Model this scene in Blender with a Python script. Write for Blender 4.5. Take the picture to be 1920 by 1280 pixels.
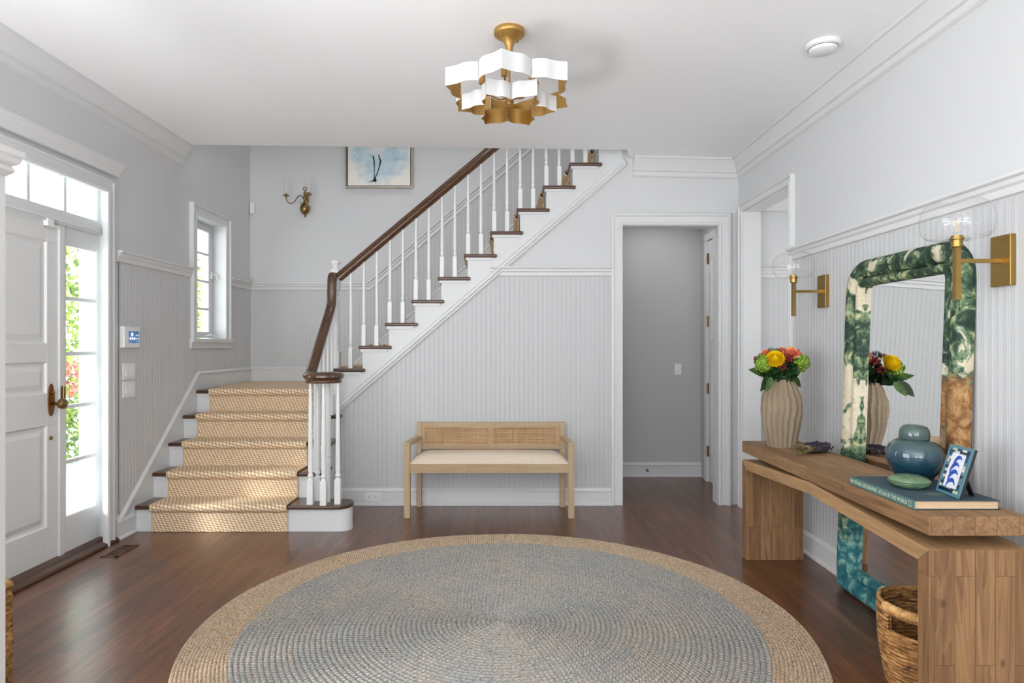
import bpy, bmesh, math, random
from mathutils import Vector, Matrix
R = math.radians
PI = math.pi
random.seed(7)
for o in list(bpy.data.objects):
    bpy.data.objects.remove(o)
C = bpy.context.scene.collection
SC = bpy.context.scene
S = 1.15                       # the plan below is drawn at 1/S of real size; one pass at the end brings it to metres

# ---------------------------------------------------------------- camera, world, lights, exposure
cam = bpy.data.objects.new('camera', bpy.data.cameras.new('camera'))
C.objects.link(cam)
cam.location = (0, 0, 1.2)
cam.rotation_euler = (R(90), 0, 0)
cam.data.lens = 22.5
cam.data.sensor_width = 36
cam.data.shift_x = 10/1920
cam.data.shift_y = 7/1920
SC.camera = cam
SC.view_settings.view_transform = 'Standard'
SC.view_settings.look = 'None'
SC.view_settings.gamma = 1
SC.view_settings.exposure = 0.05
SC.view_settings.use_curve_mapping = False
SC.cycles.max_bounces = 9
SC.cycles.diffuse_bounces = 5
SC.cycles.use_denoising = True

w = bpy.data.worlds.new('world'); SC.world = w; w.use_nodes = True
bg = w.node_tree.nodes['Background']
bg.inputs[0].default_value = (.90, .95, 1.0, 1)
bg.inputs[1].default_value = 7.0

def area(name, loc, rot, sx, sy, power, col=(1, 1, 1)):
    l = bpy.data.lights.new(name, 'AREA'); l.shape = 'RECTANGLE'; l.size = sx; l.size_y = sy
    l.energy = power; l.color = col
    o = bpy.data.objects.new(name, l); C.objects.link(o); o.location = loc; o.rotation_euler = rot
    return o
# added, unseen fill lights: up-facing behind the camera; others in stairwell, passage, hall
area('window_daylight', (-1.25, -2.6, .5), (R(180), 0, 0), 1.5, 1.5, 118, (.955, .98, 1))  # up-facing fill pair, added to brighten the ceiling
area('window_daylight', (.6, -2.6, .5), (R(180), 0, 0), 1.5, 1.5, 118, (.955, .98, 1))
area('side_window_daylight', (-1.85, .45, .35), (R(180), 0, 0), .8, 1.6, 78, (.97, .985, 1))  # up-facing fill added low on the left, out of view
area('stairwell_daylight', (-.3, 4.4, 4.5), (0, 0, 0), 2.0, 1.2, 18, (.97, .985, 1))  # added fill standing in for light from upstairs
area('passage_daylight', (2.55, 4.3, 1.4), (R(90), 0, R(90)), .6, 1.4, 5.5)  # added fill; brightens the passage, left walls and ceiling
area('hall_light', (1.3, 5.4, 2.33), (0, 0, 0), .5, .5, 2.3)  # small fill added under the hall ceiling
V0 = lambda d: Vector(d).to_track_quat('-Z', 'Y').to_euler()
sun = bpy.data.lights.new('sun', 'SUN'); sun.energy = 4.0; sun.angle = R(9)
so = bpy.data.objects.new('sun', sun); C.objects.link(so); so.rotation_euler = V0((.727, .548, -.49))

# ---------------------------------------------------------------- materials
class NT:
    def __init__(s, name):
        s.m = bpy.data.materials.new(name); s.m.use_nodes = True
        s.t = s.m.node_tree; s.b = s.t.nodes['Principled BSDF']; s._tc = None
    def n(s, typ, **k):
        x = s.t.nodes.new(typ)
        for a, v in k.items():
            if a.startswith('i_'):
                key = a[2:].replace('_', ' ')
                x.inputs[key].default_value = v
            else: setattr(x, a, v)
        return x
    def l(s, a, b): s.t.links.new(a, b)
    def co(s, scale=(1, 1, 1), rot=(0, 0, 0), loc=(0, 0, 0), uv=False):
        if s._tc is None: s._tc = s.n('ShaderNodeTexCoord')
        mp = s.n('ShaderNodeMapping')
        k = 1 if uv else 1/S
        mp.inputs['Scale'].default_value = [a*k for a in scale]
        mp.inputs['Rotation'].default_value = rot; mp.inputs['Location'].default_value = loc
        s.l(s._tc.outputs['UV' if uv else 'Object'], mp.inputs[0]); return mp.outputs[0]
    def noise(s, vec, scale=5, detail=3, rough=.5, dist=0):
        x = s.n('ShaderNodeTexNoise'); s.l(vec, x.inputs['Vector'])
        x.inputs['Scale'].default_value = scale; x.inputs['Detail'].default_value = detail
        x.inputs['Roughness'].default_value = rough; x.inputs['Distortion'].default_value = dist
        return x.outputs['Fac']
    def ramp(s, fac, stops, interp='LINEAR'):
        x = s.n('ShaderNodeValToRGB'); e = x.color_ramp.elements; x.color_ramp.interpolation = interp
        while len(e) < len(stops): e.new(.5)
        for i, (p, c) in enumerate(stops):
            e[i].position = p; e[i].color = (*c, 1) if len(c) == 3 else c
        s.l(fac, x.inputs[0]); return x.outputs[0]
    def mix(s, fac, a, b, mode='MIX'):
        x = s.n('ShaderNodeMix', data_type='RGBA', blend_type=mode)
        for v, i in ((fac, 0), (a, 6), (b, 7)):
            if isinstance(v, (int, float)): x.inputs[i].default_value = v
            elif isinstance(v, tuple): x.inputs[i].default_value = (*v, 1)
            else: s.l(v, x.inputs[i])
        return x.outputs[2]
    def math(s, op, a, b=None, c=None):
        x = s.n('ShaderNodeMath', operation=op)
        for i, v in enumerate((a, b, c)):
            if v is None: continue
            if isinstance(v, (int, float)): x.inputs[i].default_value = v
            else: s.l(v, x.inputs[i])
        return x.outputs[0]
    def bump(s, h, strength=.3, dist=.01, nrm=None):
        x = s.n('ShaderNodeBump'); x.inputs['Strength'].default_value = strength
        x.inputs['Distance'].default_value = dist; s.l(h, x.inputs['Height'])
        if nrm is not None: s.l(nrm, x.inputs['Normal'])
        s.l(x.outputs[0], s.b.inputs['Normal']); return x.outputs[0]
    def col(s, c):
        if isinstance(c, tuple): s.b.inputs['Base Color'].default_value = (*c, 1)
        else: s.l(c, s.b.inputs['Base Color'])
    def set(s, **k):
        for a, v in k.items(): s.b.inputs[a.replace('_', ' ')].default_value = v
        return s

def rgb(r, g, b):
    f = lambda c: (c/255/12.92) if c/255 <= .04045 else ((c/255+.055)/1.055)**2.4
    return (f(r), f(g), f(b))

def paint(name, c, rough=.5, bumpy=0.0):
    m = NT(name); m.set(Roughness=rough)
    nz = m.noise(m.co((1, 1, 1)), 3.0, 4)
    m.col(m.mix(m.math('MULTIPLY', nz, .06), c, tuple(x*.85 for x in c)))
    if bumpy: m.bump(m.noise(m.co(), 180, 2), bumpy, .002)
    return m.m

def metal(name, c, rough=.3, brushed=False):
    m = NT(name); m.set(Metallic=1.0, Roughness=rough)
    if brushed:
        nz = m.noise(m.co((6, 6, 200)), 4, 3)
        m.col(m.ramp(nz, [(.3, tuple(x*.8 for x in c)), (.7, c)]))
    else:
        nz = m.noise(m.co(), 12, 3)
        m.col(m.ramp(nz, [(.3, tuple(x*.8 for x in c)), (.65, c)]))
    return m.m

def wood(name, along, across, pw, pl, c1, c2, dark, rough=.5, grain=.5, gscale=1.0, joint=.0012, coat=0, knots=False, offset=.37, bstr=.25):
    m = NT(name); m.set(Roughness=rough)
    if coat: m.set(Coat_Weight=coat, Coat_Roughness=.12)
    sep = m.n('ShaderNodeSeparateXYZ'); m.l(m.co(), sep.inputs[0])
    a, b = sep.outputs['XYZ'.index(along)], sep.outputs['XYZ'.index(across)]
    cmb = m.n('ShaderNodeCombineXYZ'); m.l(a, cmb.inputs[0]); m.l(b, cmb.inputs[1])
    br = m.n('ShaderNodeTexBrick', offset=offset); m.l(cmb.outputs[0], br.inputs['Vector'])
    br.inputs['Scale'].default_value = 1; br.inputs['Brick Width'].default_value = pl
    br.inputs['Row Height'].default_value = pw; br.inputs['Mortar Size'].default_value = joint
    br.inputs['Mortar Smooth'].default_value = .2; br.inputs['Bias'].default_value = 0
    br.inputs['Color1'].default_value = (0, 0, 0, 1); br.inputs['Color2'].default_value = (1, 1, 1, 1); br.inputs['Mortar'].default_value = (.5, .5, .5, 1)
    base = m.mix(br.outputs['Color'], c1, c2)
    # grain: stretched noise, shifted plank by plank
    sc = {'X': 1, 'Y': 1, 'Z': 1}; 
    for k in sc: sc[k] = (2.2 if k == along else 34)*gscale
    off = m.n('ShaderNodeVectorMath', operation='ADD'); m.l(m.co(tuple(sc[k] for k in 'XYZ')), off.inputs[0])
    sh = m.n('ShaderNodeVectorMath', operation='SCALE'); m.l(br.outputs['Color'], sh.inputs[0]); sh.inputs['Scale'].default_value = 31
    m.l(sh.outputs[0], off.inputs[1])
    g1 = m.noise(off.outputs[0], 1.0, 5, .65, 1.2)
    g2 = m.noise(off.outputs[0], .28, 2, .5, 2.6)
    wv = m.math('FRACT', m.math('MULTIPLY', g2, 7.0))
    gr = m.ramp(m.math('ADD', m.math('MULTIPLY', g1, .86), m.math('MULTIPLY', wv, .14)), [(.30, (1, 1, 1)), (.60, (0, 0, 0))])
    colr = m.mix(m.math('MULTIPLY', gr, grain), base, dark)
    if knots:
        vo = m.n('ShaderNodeTexVoronoi'); kv = m.co(tuple(3.2 if k != along else 1.9 for k in 'XYZ'), loc=(.3, .1, .7)); m.l(kv, vo.inputs['Vector']); vo.inputs['Scale'].default_value = 2.3
        kn = m.ramp(vo.outputs['Distance'], [(.025, (.9, .9, .9)), (.05, (.5, .5, .5)), (.085, (0, 0, 0))])
        colr = m.mix(m.math('MULTIPLY', kn, .75), colr, tuple(x*.45 for x in dark))
    colr = m.mix(m.math('MULTIPLY', br.outputs['Fac'], .8), colr, tuple(x*.5 for x in dark))
    m.col(colr)
    h = m.math('SUBTRACT', m.math('MULTIPLY', g1, .25), br.outputs['Fac'])
    m.bump(h, bstr, .002)
    return m.m

def emis(name, c, st):
    m = NT(name); m.col(c); m.b.inputs['Emission Color'].default_value = (*c, 1); m.b.inputs['Emission Strength'].default_value = st
    return m.m

def glass(name, tint=(1, 1, 1), rough=0.0):
    m = NT(name); t = m.t
    out = t.nodes['Material Output']
    tr = m.n('ShaderNodeBsdfTransparent'); tr.inputs[0].default_value = (*tint, 1)
    gl = m.n('ShaderNodeBsdfGlossy'); gl.inputs['Roughness'].default_value = .01
    fr = m.n('ShaderNodeLayerWeight'); fr.inputs['Blend'].default_value = .5
    fac = m.math('ADD', m.math('MULTIPLY', m.math('POWER', fr.outputs['Facing'], 4.0), .55), .035)
    mx = m.n('ShaderNodeMixShader'); m.l(fac, mx.inputs[0]); m.l(tr.outputs[0], mx.inputs[1]); m.l(gl.outputs[0], mx.inputs[2])
    m.l(mx.outputs[0], out.inputs['Surface'])
    return m.m

W_WALL = paint('wall_paint', (.635, .64, .645), .6, .05)
W_TRIM = paint('trim_paint', (.68, .685, .685), .35)
W_BEAD = paint('beadboard_paint', (.55, .555, .56), .42)
W_CEIL = paint('ceiling_paint', (.93, .93, .935), .7)
W_DOOR = paint('door_paint', (.70, .70, .69), .38)
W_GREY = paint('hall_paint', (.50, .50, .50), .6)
W_BAL = paint('baluster_paint', (.80, .80, .79), .3)
M_FLOOR = wood('oak_floor', 'Y', 'X', .052, .95, rgb(124, 78, 48), rgb(96, 58, 35), rgb(44, 24, 13), .32, .78, 1.0, .0008, .35, bstr=.12)
M_FLOOR.node_tree.nodes['Principled BSDF'].inputs['Coat Roughness'].default_value = .2
M_TREAD = wood('oak_tread', 'X', 'Y', .3, 3, rgb(84, 52, 33), rgb(78, 46, 28), rgb(42, 22, 13), .3, .55, 1.0, .0004, .4, bstr=.1)
M_RAIL = wood('oak_handrail', 'Y', 'X', 2, 9, rgb(92, 60, 36), rgb(84, 54, 32), rgb(40, 24, 13), .26, .75, 1.2, 0, .5, bstr=.1)
M_RAILX = wood('oak_handrail_upper', 'X', 'Y', 2, 9, rgb(96, 62, 37), rgb(88, 56, 33), rgb(40, 24, 13), .26, .75, 1.2, 0, .5, bstr=.1)
M_THRESH = wood('oak_threshold', 'Y', 'X', 2, 9, rgb(80, 48, 32), rgb(80, 48, 32), rgb(36, 20, 12), .4, .6, 1, 0, .2)
CW = (rgb(168, 130, 90), rgb(142, 106, 70), rgb(84, 58, 36))
M_TAB_Y = wood('console_top_wood', 'Y', 'X', .07, 1.4, *CW, .62, .75, .9, .0009, 0, True)
M_TAB_Z = wood('console_leg_wood', 'Z', 'X', .064, .47, rgb(164, 124, 84), rgb(132, 95, 60), CW[2], .62, .75, .9, .0008, 0, True, .6)
M_TAB_F = wood('console_beam_wood', 'Y', 'Z', 4, 9, rgb(178, 140, 98), rgb(172, 134, 92), CW[2], .62, .5, 1.1, 0, 0, True)
M_BENCH = wood('bench_wood', 'X', 'Z', .08, .42, rgb(188, 164, 130), rgb(178, 152, 118), rgb(146, 118, 86), .55, .35, .8, .0002)
M_BENCHV = wood('bench_wood_upright', 'Z', 'X', 3, 9, rgb(186, 162, 128), rgb(186, 162, 128), rgb(146, 118, 86), .55, .35, .8, 0)
M_BRASS = metal('satin_brass', rgb(176, 144, 84), .32, True)
M_BRASSO = metal('old_brass', rgb(150, 122, 78), .28)
M_BRONZE = metal('worn_bronze', rgb(140, 96, 62), .42)
M_GOLD = metal('gold_leaf', rgb(190, 150, 84), .42)
M_GOLD.node_tree.nodes['Principled BSDF'].inputs['Metallic'].default_value = .75
M_WHITEM = paint('white_enamel', (.64, .64, .64), .4)
M_GLASS = glass('clear_glass')
M_PANE = glass('window_glass', (.97, .99, .98))
M_PLASTIC = paint('white_plastic', (.80, .80, .79), .35)
M_DARK = paint('dark_gap', (.02, .02, .02), .6)
M_BLACK = paint('black_lacquer', (.015, .015, .017), .35)

# ---------------------------------------------------------------- mesh helpers
def V(*a): return Vector(a)
def wloc(o):
    p = Vector((0, 0, 0))
    while o is not None: p = p + o.location; o = o.parent
    return p
class MB:
    def __init__(s): s.v = []; s.f = []; s.mi = []; s.uv = None
    def add(s, vs, fs, mi=0):
        b = len(s.v); s.v += [tuple(p) for p in vs]; s.f += [tuple(i+b for i in f) for f in fs]; s.mi += [mi]*len(fs); return s
    def box(s, x0, x1, y0, y1, z0, z1, mi=0):
        return s.add([(x0, y0, z0), (x1, y0, z0), (x1, y1, z0), (x0, y1, z0), (x0, y0, z1), (x1, y0, z1), (x1, y1, z1), (x0, y1, z1)],
                     [(0, 3, 2, 1), (4, 5, 6, 7), (0, 1, 5, 4), (1, 2, 6, 5), (2, 3, 7, 6), (3, 0, 4, 7)], mi)
    def obox(s, c, sz, rot=None, mi=0):
        b = len(s.v); s.box(-sz[0]/2, sz[0]/2, -sz[1]/2, sz[1]/2, -sz[2]/2, sz[2]/2, mi)
        for i in range(b, len(s.v)):
            p = Vector(s.v[i]); p = rot @ p if rot is not None else p; s.v[i] = tuple(p+Vector(c))
        return s
    def prism(s, pts, ax, a0, a1, mi=0):
        n = len(pts)
        def P(p, a):
            return (a, p[0], p[1]) if ax == 'x' else (p[0], a, p[1]) if ax == 'y' else (p[0], p[1], a)
        vs = [P(p, a0) for p in pts]+[P(p, a1) for p in pts]
        fs = [tuple(range(n)), tuple(range(2*n-1, n-1, -1))]+[(i, (i+1) % n, n+(i+1) % n, n+i) for i in range(n)]
        return s.add(vs, fs, mi)
    def lathe(s, prof, c=(0, 0, 0), n=24, mi=0, fx=None, mat=None, cap=True):
        vs = []
        for r, z in prof:
            for k in range(n):
                a = 2*PI*k/n; rr = r*(fx(a, z) if fx else 1)
                p = Vector((rr*math.cos(a), rr*math.sin(a), z))
                if mat is not None: p = mat @ p
                vs.append(p+Vector(c))
        fs = []
        for j in range(len(prof)-1):
            for k in range(n):
                fs.append((j*n+k, j*n+(k+1) % n, (j+1)*n+(k+1) % n, (j+1)*n+k))
        if cap:
            if prof[0][0] > 1e-5: fs.append(tuple(range(n-1, -1, -1)))
            if prof[-1][0] > 1e-5: fs.append(tuple((len(prof)-1)*n+k for k in range(n)))
        return s.add(vs, fs, mi)
    def tube(s, path, r, n=10, mi=0, closed=False, flat=1.0):
        P = [Vector(p) for p in path]; m = len(P); rs = r if isinstance(r, (list, tuple)) else [r]*m
        prev = None; vs = []
        for i in range(m):
            a = P[i-1] if (i > 0 or closed) else P[i]; b = P[(i+1) % m] if (i < m-1 or closed) else P[i]
            t = (b-a).normalized()
            if prev is None:
                u = t.cross(Vector((0, 0, 1)))
                if u.length < .05: u = t.cross(Vector((1, 0, 0)))
            else: u = prev-t*prev.dot(t)
            u.normalize(); prev = u; wv = t.cross(u)
            for k in range(n):
                q = 2*PI*k/n; vs.append(P[i]+(u*math.cos(q)+wv*math.sin(q)*flat)*rs[i])
        fs = []
        for i in range(m if closed else m-1):
            for k in range(n):
                fs.append((i*n+k, i*n+(k+1) % n, ((i+1) % m)*n+(k+1) % n, ((i+1) % m)*n+k))
        if not closed: fs += [tuple(range(n-1, -1, -1)), tuple((m-1)*n+k for k in range(n))]
        return s.add(vs, fs, mi)
    def sweep(s, path, normal, prof, closed=False, mi=0):
        """profile points (out along normal, sideways = normal x travel), mitred at the corners"""
        P = [Vector(p) for p in path]; N = Vector(normal).normalized(); m = len(P); k = len(prof); vs = []
        for i in range(m):
            sd = []
            if i > 0 or closed: sd.append(N.cross((P[i]-P[i-1]).normalized()))
            if i < m-1 or closed: sd.append(N.cross((P[(i+1) % m]-P[i]).normalized()))
            mv = sd[0] if len(sd) == 1 else (sd[0]+sd[1])/(1+sd[0].dot(sd[1]))
            for (o, a) in prof: vs.append(P[i]+N*o+mv*a)
        fs = []
        for i in range(m if closed else m-1):
            for j in range(k): fs.append((i*k+j, i*k+(j+1) % k, ((i+1) % m)*k+(j+1) % k, ((i+1) % m)*k+j))
        if not closed: fs += [tuple(range(k-1, -1, -1)), tuple((m-1)*k+j for j in range(k))]
        return s.add(vs, fs, mi)
    def sweep3(s, path, sides, prof, mi=0):
        P = [Vector(p) for p in path]; m = len(P); k = len(prof); vs = []
        for i in range(m):
            t = (P[min(i+1, m-1)]-P[max(i-1, 0)]).normalized(); sd = Vector(sides[i]); sd = (sd-t*sd.dot(t)).normalized(); up = sd.cross(t)
            for (a, b) in prof: vs.append(P[i]+sd*a+up*b)
        fs = [(i*k+j, i*k+(j+1) % k, (i+1)*k+(j+1) % k, (i+1)*k+j) for i in range(m-1) for j in range(k)]
        fs += [tuple(range(k-1, -1, -1)), tuple((m-1)*k+j for j in range(k))]
        return s.add(vs, fs, mi)
    def ball(s, c, r, n=12, mi=0, sq=(1, 1, 1)):
        prof = [(r*math.sin(PI*j/(n//2+2)), -r*math.cos(PI*j/(n//2+2))) for j in range(n//2+3)]
        prof[0] = (r*.02, -r); prof[-1] = (r*.02, r)
        return s.lathe(prof, c, n, mi, mat=Matrix.Diagonal(Vector(sq)))
    def build(s, name, mat, parent=None, origin=None, smooth=None, bevel=0, local=False, recalc=True, seg=2):
        me = bpy.data.meshes.new(name)
        off = Vector((0, 0, 0)) if local else (wloc(parent) if parent is not None else Vector(origin or (0, 0, 0)))
        me.from_pydata([(p[0]-off[0], p[1]-off[1], p[2]-off[2]) for p in s.v], [], s.f)
        for m in (mat if isinstance(mat, (list, tuple)) else [mat]): me.materials.append(m)
        if len(me.materials) > 1: me.polygons.foreach_set('material_index', s.mi)
        if recalc:
            b = bmesh.new(); b.from_mesh(me); bmesh.ops.recalc_face_normals(b, faces=b.faces); b.to_mesh(me); b.free()
        if smooth is not None:
            me.polygons.foreach_set('use_smooth', [True]*len(me.polygons)); me.set_sharp_from_angle(angle=R(smooth))
        o = bpy.data.objects.new(name, me); C.objects.link(o)
        if parent is not None: o.parent = parent
        elif origin is not None: o.location = origin
        if bevel:
            bv = o.modifiers.new('bevel', 'BEVEL'); bv.width = bevel; bv.segments = seg; bv.limit_method = 'ANGLE'; bv.angle_limit = R(35)
        return o
def tag(o, label, cat, group=None, kind=None):
    o['label'] = label; o['category'] = cat
    if group: o['group'] = group
    if kind: o['kind'] = kind
    return o
def thing(name, label, cat, loc=(0, 0, 0), rot=(0, 0, 0), group=None):
    o = bpy.data.objects.new(name, None); C.objects.link(o); o.location = loc; o.rotation_euler = rot; o.empty_display_size = .1
    return tag(o, label, cat, group)
def struct(o): o['kind'] = 'structure'; return o
def px(x, y, Y): return Vector(((x-950)*Y/1200, Y, 1.2-(y-647)*Y/1200))

# ---------------------------------------------------------------- layout numbers
XL, XR, YB, YF = -2.405, 1.745, 4.82, 6.0     # left wall, right wall, wall under the stairs, far stairwell wall
YR = -3.5
def cz(x): return 2.627-.023*x
RISE = .171
UX = lambda n: -1.108+.1968*(n-7)             # nosing of upper tread n
LY = lambda n: 4.10+.203*(n-1)                # nosing of lower tread n
RAILZ = 1.785

# ---------------------------------------------------------------- setting: shell
m = MB().box(XL-.2, 2.7, YR-.2, YF+.2, -.1, 0)
struct(m.build('floor', M_FLOOR))
m = MB()
pl = [(XL-.05, YR-.1), (XR+.05, YR-.1), (XR+.05, YB), (.92, YB), (.87, 4.61), (XL-.05, 4.733)]
n = len(pl)
m.add([(x, y, cz(x)) for x, y in pl]+[(x, y, cz(x)+.28) for x, y in pl], [tuple(range(n-1, -1, -1)), tuple(range(n, 2*n))]+[(i, (i+1) % n, n+(i+1) % n, n+i) for i in range(n)])
struct(m.build('ceiling', W_CEIL))
m = MB().box(XL-.15, XR+.15, 2.9, YF+.15, 4.7, 4.8)
struct(m.build('ceiling', W_CEIL))

def wall_boxes(m, ax, a0, a1, t0, t1, z0, z1, holes):
    """wall running along ax (x or y) between a0 and a1 with rectangular holes (u0,u1,z0,z1)"""
    cuts = sorted({a0, a1, *[h[0] for h in holes], *[h[1] for h in holes]})
    for u0, u1 in zip(cuts, cuts[1:]):
        hs = sorted([(h[2], h[3]) for h in holes if h[0] <= u0+1e-6 and h[1] >= u1-1e-6]); z = z0
        for q0, q1 in hs+[(z1, z1)]:
            if q0 > z+1e-6:
                if ax == 'y': m.box(t0, t1, u0, u1, z, q0)
                else: m.box(u0, u1, t0, t1, z, q0)
            z = q1
DO = (2.05, 3.885, 0, 2.195)      # front door unit
WO = (4.93, 5.445, 1.25, 2.21)    # stair window
m = MB(); wall_boxes(m, 'y', YR, YF+.15, XL-.15, XL, 0, 4.75, [DO, WO, (-.75, 1.45, .45, 2.25)])  # last hole: unseen opening moved here to go with the side fill
struct(m.build('wall_left', W_WALL))
PO = (3.93, 4.71, 0, 2.185)
m = MB(); wall_boxes(m, 'y', YR, YB, XR, XR+.12, 0, 4.75, [PO]); m.box(XR, XR+.12, YB+.12, YF+.15, 2.4, 4.75)
struct(m.build('wall_right', W_WALL))
struct(MB().box(XL-.15, XR+.12, YF, YF+.15, 0, 4.75).build('wall_far', W_WALL))
m = MB(); wall_boxes(m, 'x', XL-.15, XR+.12, YR-.12, YR, 0, 2.8, [(-1.9, -.6, .45, 2.25), (-.05, 1.25, .45, 2.25)])
struct(m.build('wall_rear', W_WALL))
struct(MB().box(XL-.15, XR+.12, 2.9, 3.0, 2.7, 4.75).build('wall_upper', W_WALL))
# wall under the stairs, with the doorway to the hall
DZ = lambda x: .76+.861*(x+1.24)   # lower edge of the stair stringer
m = MB()
m.prism([(-1.27, 0), (.872, 0), (.872, 2.70), (.80, 2.70), (.78, DZ(.78)+.10), (-1.27, DZ(-1.27)+.10)], 'y', YB, YB+.11)
m.box(.872, 1.592, YB, YB+.11, 2.10, 2.9); m.box(1.592, 2.65, YB, YB+.11, 0, 2.6)
struct(m.build('wall_back', W_WALL))
# hall behind the doorway
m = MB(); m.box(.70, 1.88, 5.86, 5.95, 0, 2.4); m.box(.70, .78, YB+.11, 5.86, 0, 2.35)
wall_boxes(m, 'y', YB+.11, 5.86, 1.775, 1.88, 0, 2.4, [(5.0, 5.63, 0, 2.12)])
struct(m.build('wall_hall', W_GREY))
struct(MB().box(.70, 1.88, YB+.11, 5.95, 2.36, 2.40).build('ceiling', W_CEIL))
# side passage off the right wall
m = MB(); m.box(2.6, 2.7, 3.7, YB+.1, 0, 2.5); m.box(XR+.12, 2.7, 3.68, 3.78, 0, 2.5)
struct(m.build('wall_passage', W_WALL))
struct(MB().box(XR+.06, 2.7, 3.7, YB-.01, 2.21, 2.3).build('ceiling', W_CEIL))

# ---------------------------------------------------------------- beadboard, rails, baseboards, crown
def bead(m, p0, du, nrm, L, zlo, zhi, p=.0355, d=.0013):
    p0 = Vector(p0); du = Vector(du); nrm = Vector(nrm); us = []
    k = 0
    while k*p < L:
        b = k*p
        for q, h in ((0, -d), (.0028, 0), (p-.0105, 0), (p-.0080, -d*.8), (p-.0055, 0), (p-.0028, 0)):
            if b+q < L: us.append((b+q, h))
        k += 1
    us.append((L, 0)); vs = []; fs = []
    for i, (u, h) in enumerate(us):
        base = p0+du*u+nrm*(h+.009)
        vs += [(base.x, base.y, zlo(u)), (base.x, base.y, max(zhi(u), zlo(u)))]
        if i: fs.append((2*i-2, 2*i, 2*i+1, 2*i-1))
    m.add(vs, fs)
RAILP = [(0, 0), (.046, 0), (.048, -.006), (.046, -.013), (.032, -.019), (.030, -.034), (.021, -.043), (.023, -.050), (.020, -.068), (.010, -.072), (0, -.072)]
BASEP = [(0, 0), (.030, 0), (.030, .010), (.022, .018), (.018, .020), (.018, .100), (.026, .104), (.026, .110), (.018, .118), (.012, .128), (0, .130)]
def crownP(p=.085, d=.14):
    return [(0, 0), (p, 0), (p, -.014), (p-.012, -.018), (p-.018, -.030), (p-.034, -.048), (.034, -.078), (.028, -.090), (.030, -.096), (.018, -.100), (.018, -.128), (.012, -.136), (0, -d)]
def hor(m, p0, p1, nrm, prof):
    """profile (out, up) along a straight line on a wall"""
    p0, p1 = Vector(p0), Vector(p1); N = Vector(nrm)
    sg = 1 if N.cross((p1-p0).normalized()).z > 0 else -1
    m.sweep([p0, p1], N, [(a, b*sg) for a, b in prof])
NL, NR_, NB = (1, 0, 0), (-1, 0, 0), (0, -1, 0)
skL = lambda y: .13+.855*(y-3.97) if y < 4.965 else .985   # top edge of the skirt along the left wall

# beadboard (left)
m = MB()
bead(m, (XL, 3.96, 0), (0, 1, 0), NL, 4.85-3.96, lambda u: max(.125, skL(3.96+u)-.02), lambda u: RAILZ-.06)
bead(m, (XL, 4.85, 0), (0, 1, 0), NL, 5.53-4.85, lambda u: skL(4.85+u)-.02, lambda u: 1.20)
bead(m, (XL, 5.53, 0), (0, 1, 0), NL, YF-5.53, lambda u: .97, lambda u: RAILZ-.06)
bead(m, (XL, YR, 0), (0, 1, 0), NL, 2.7, lambda u: .12, lambda u: RAILZ-.06)
bead(m, (XL, 1.5, 0), (0, 1, 0), NL, .45, lambda u: .12, lambda u: RAILZ-.06)
struct(m.build('trim_1', W_BEAD))
# beadboard (far stairwell wall)
SKX = -1.478
lowF = lambda x: .985+max(0, x-SKX)*.869
highF = lambda x: RAILZ+max(0, x+1.30)*.869
m = MB(); bead(m, (XL, YF, 0), (1, 0, 0), NB, XR-XL, lambda u: min(lowF(XL+u)-.03, 4.6), lambda u: min(highF(XL+u)-.06, 4.7))
struct(m.build('trim_2', W_BEAD))
# beadboard (under the stairs)
m = MB(); bead(m, (-1.25, YB, 0), (1, 0, 0), NB, .79+1.25, lambda u: .12, lambda u: min(RAILZ-.06, DZ(-1.25+u)-.04))
struct(m.build('trim_3', W_BEAD))
# beadboard (right)
m = MB(); bead(m, (XR, YR, 0), (0, 1, 0), NR_, 3.86-YR, lambda u: .12, lambda u: RAILZ-.06)
bead(m, (XR+.02, YB, 0), (1, 0, 0), NB, .8, lambda u: .12, lambda u: RAILZ-.06)
struct(m.build('trim_4', W_BEAD))

# chair rails
m = MB(); hor(m, (XL, 3.93, RAILZ), (XL, 4.845, RAILZ), NL, RAILP); hor(m, (XL, 5.53, RAILZ), (XL, YF, RAILZ), NL, RAILP)
hor(m, (XL, YR, RAILZ), (XL, -.8, RAILZ), NL, RAILP); hor(m, (XL, 1.5, RAILZ), (XL, 1.95, RAILZ), NL, RAILP)
struct(m.build('trim_5', W_TRIM, smooth=35))
m = MB(); m.sweep([(XL, YF, RAILZ), (-1.30, YF, RAILZ), (XR, YF, highF(XR))], NB, RAILP)
struct(m.build('trim_6', W_TRIM, smooth=35))
xk = -1.24+(RAILZ-.055-.76)/.861
m = MB(); m.sweep([(xk-.01, YB, RAILZ+.005), (.79, YB, RAILZ+.005)], NB, RAILP)
struct(m.build('trim_7', W_TRIM, smooth=35))
m = MB(); hor(m, (XR, YR, RAILZ), (XR, 3.9, RAILZ), NR_, RAILP); hor(m, (XR+.01, YB, RAILZ-.01), (2.6, YB, RAILZ-.01), NB, RAILP)
struct(m.build('trim_8', W_TRIM, smooth=35))
# crown
m = MB(); hor(m, (XL, YR, 2.681), (XL, 4.733, 2.681), NL, crownP(.085, .146)); struct(m.build('trim_9', W_TRIM, smooth=35))
m = MB(); hor(m, (XR, YR, cz(1.66)), (XR, YB, cz(1.66)), NR_, crownP(.08)); struct(m.build('trim_10', W_TRIM, smooth=35))
m = MB(); hor(m, (.95, YB, cz(.95)), (XR, YB, cz(XR)), NB, crownP(.085)); struct(m.build('trim_11', W_TRIM, smooth=35))
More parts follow.
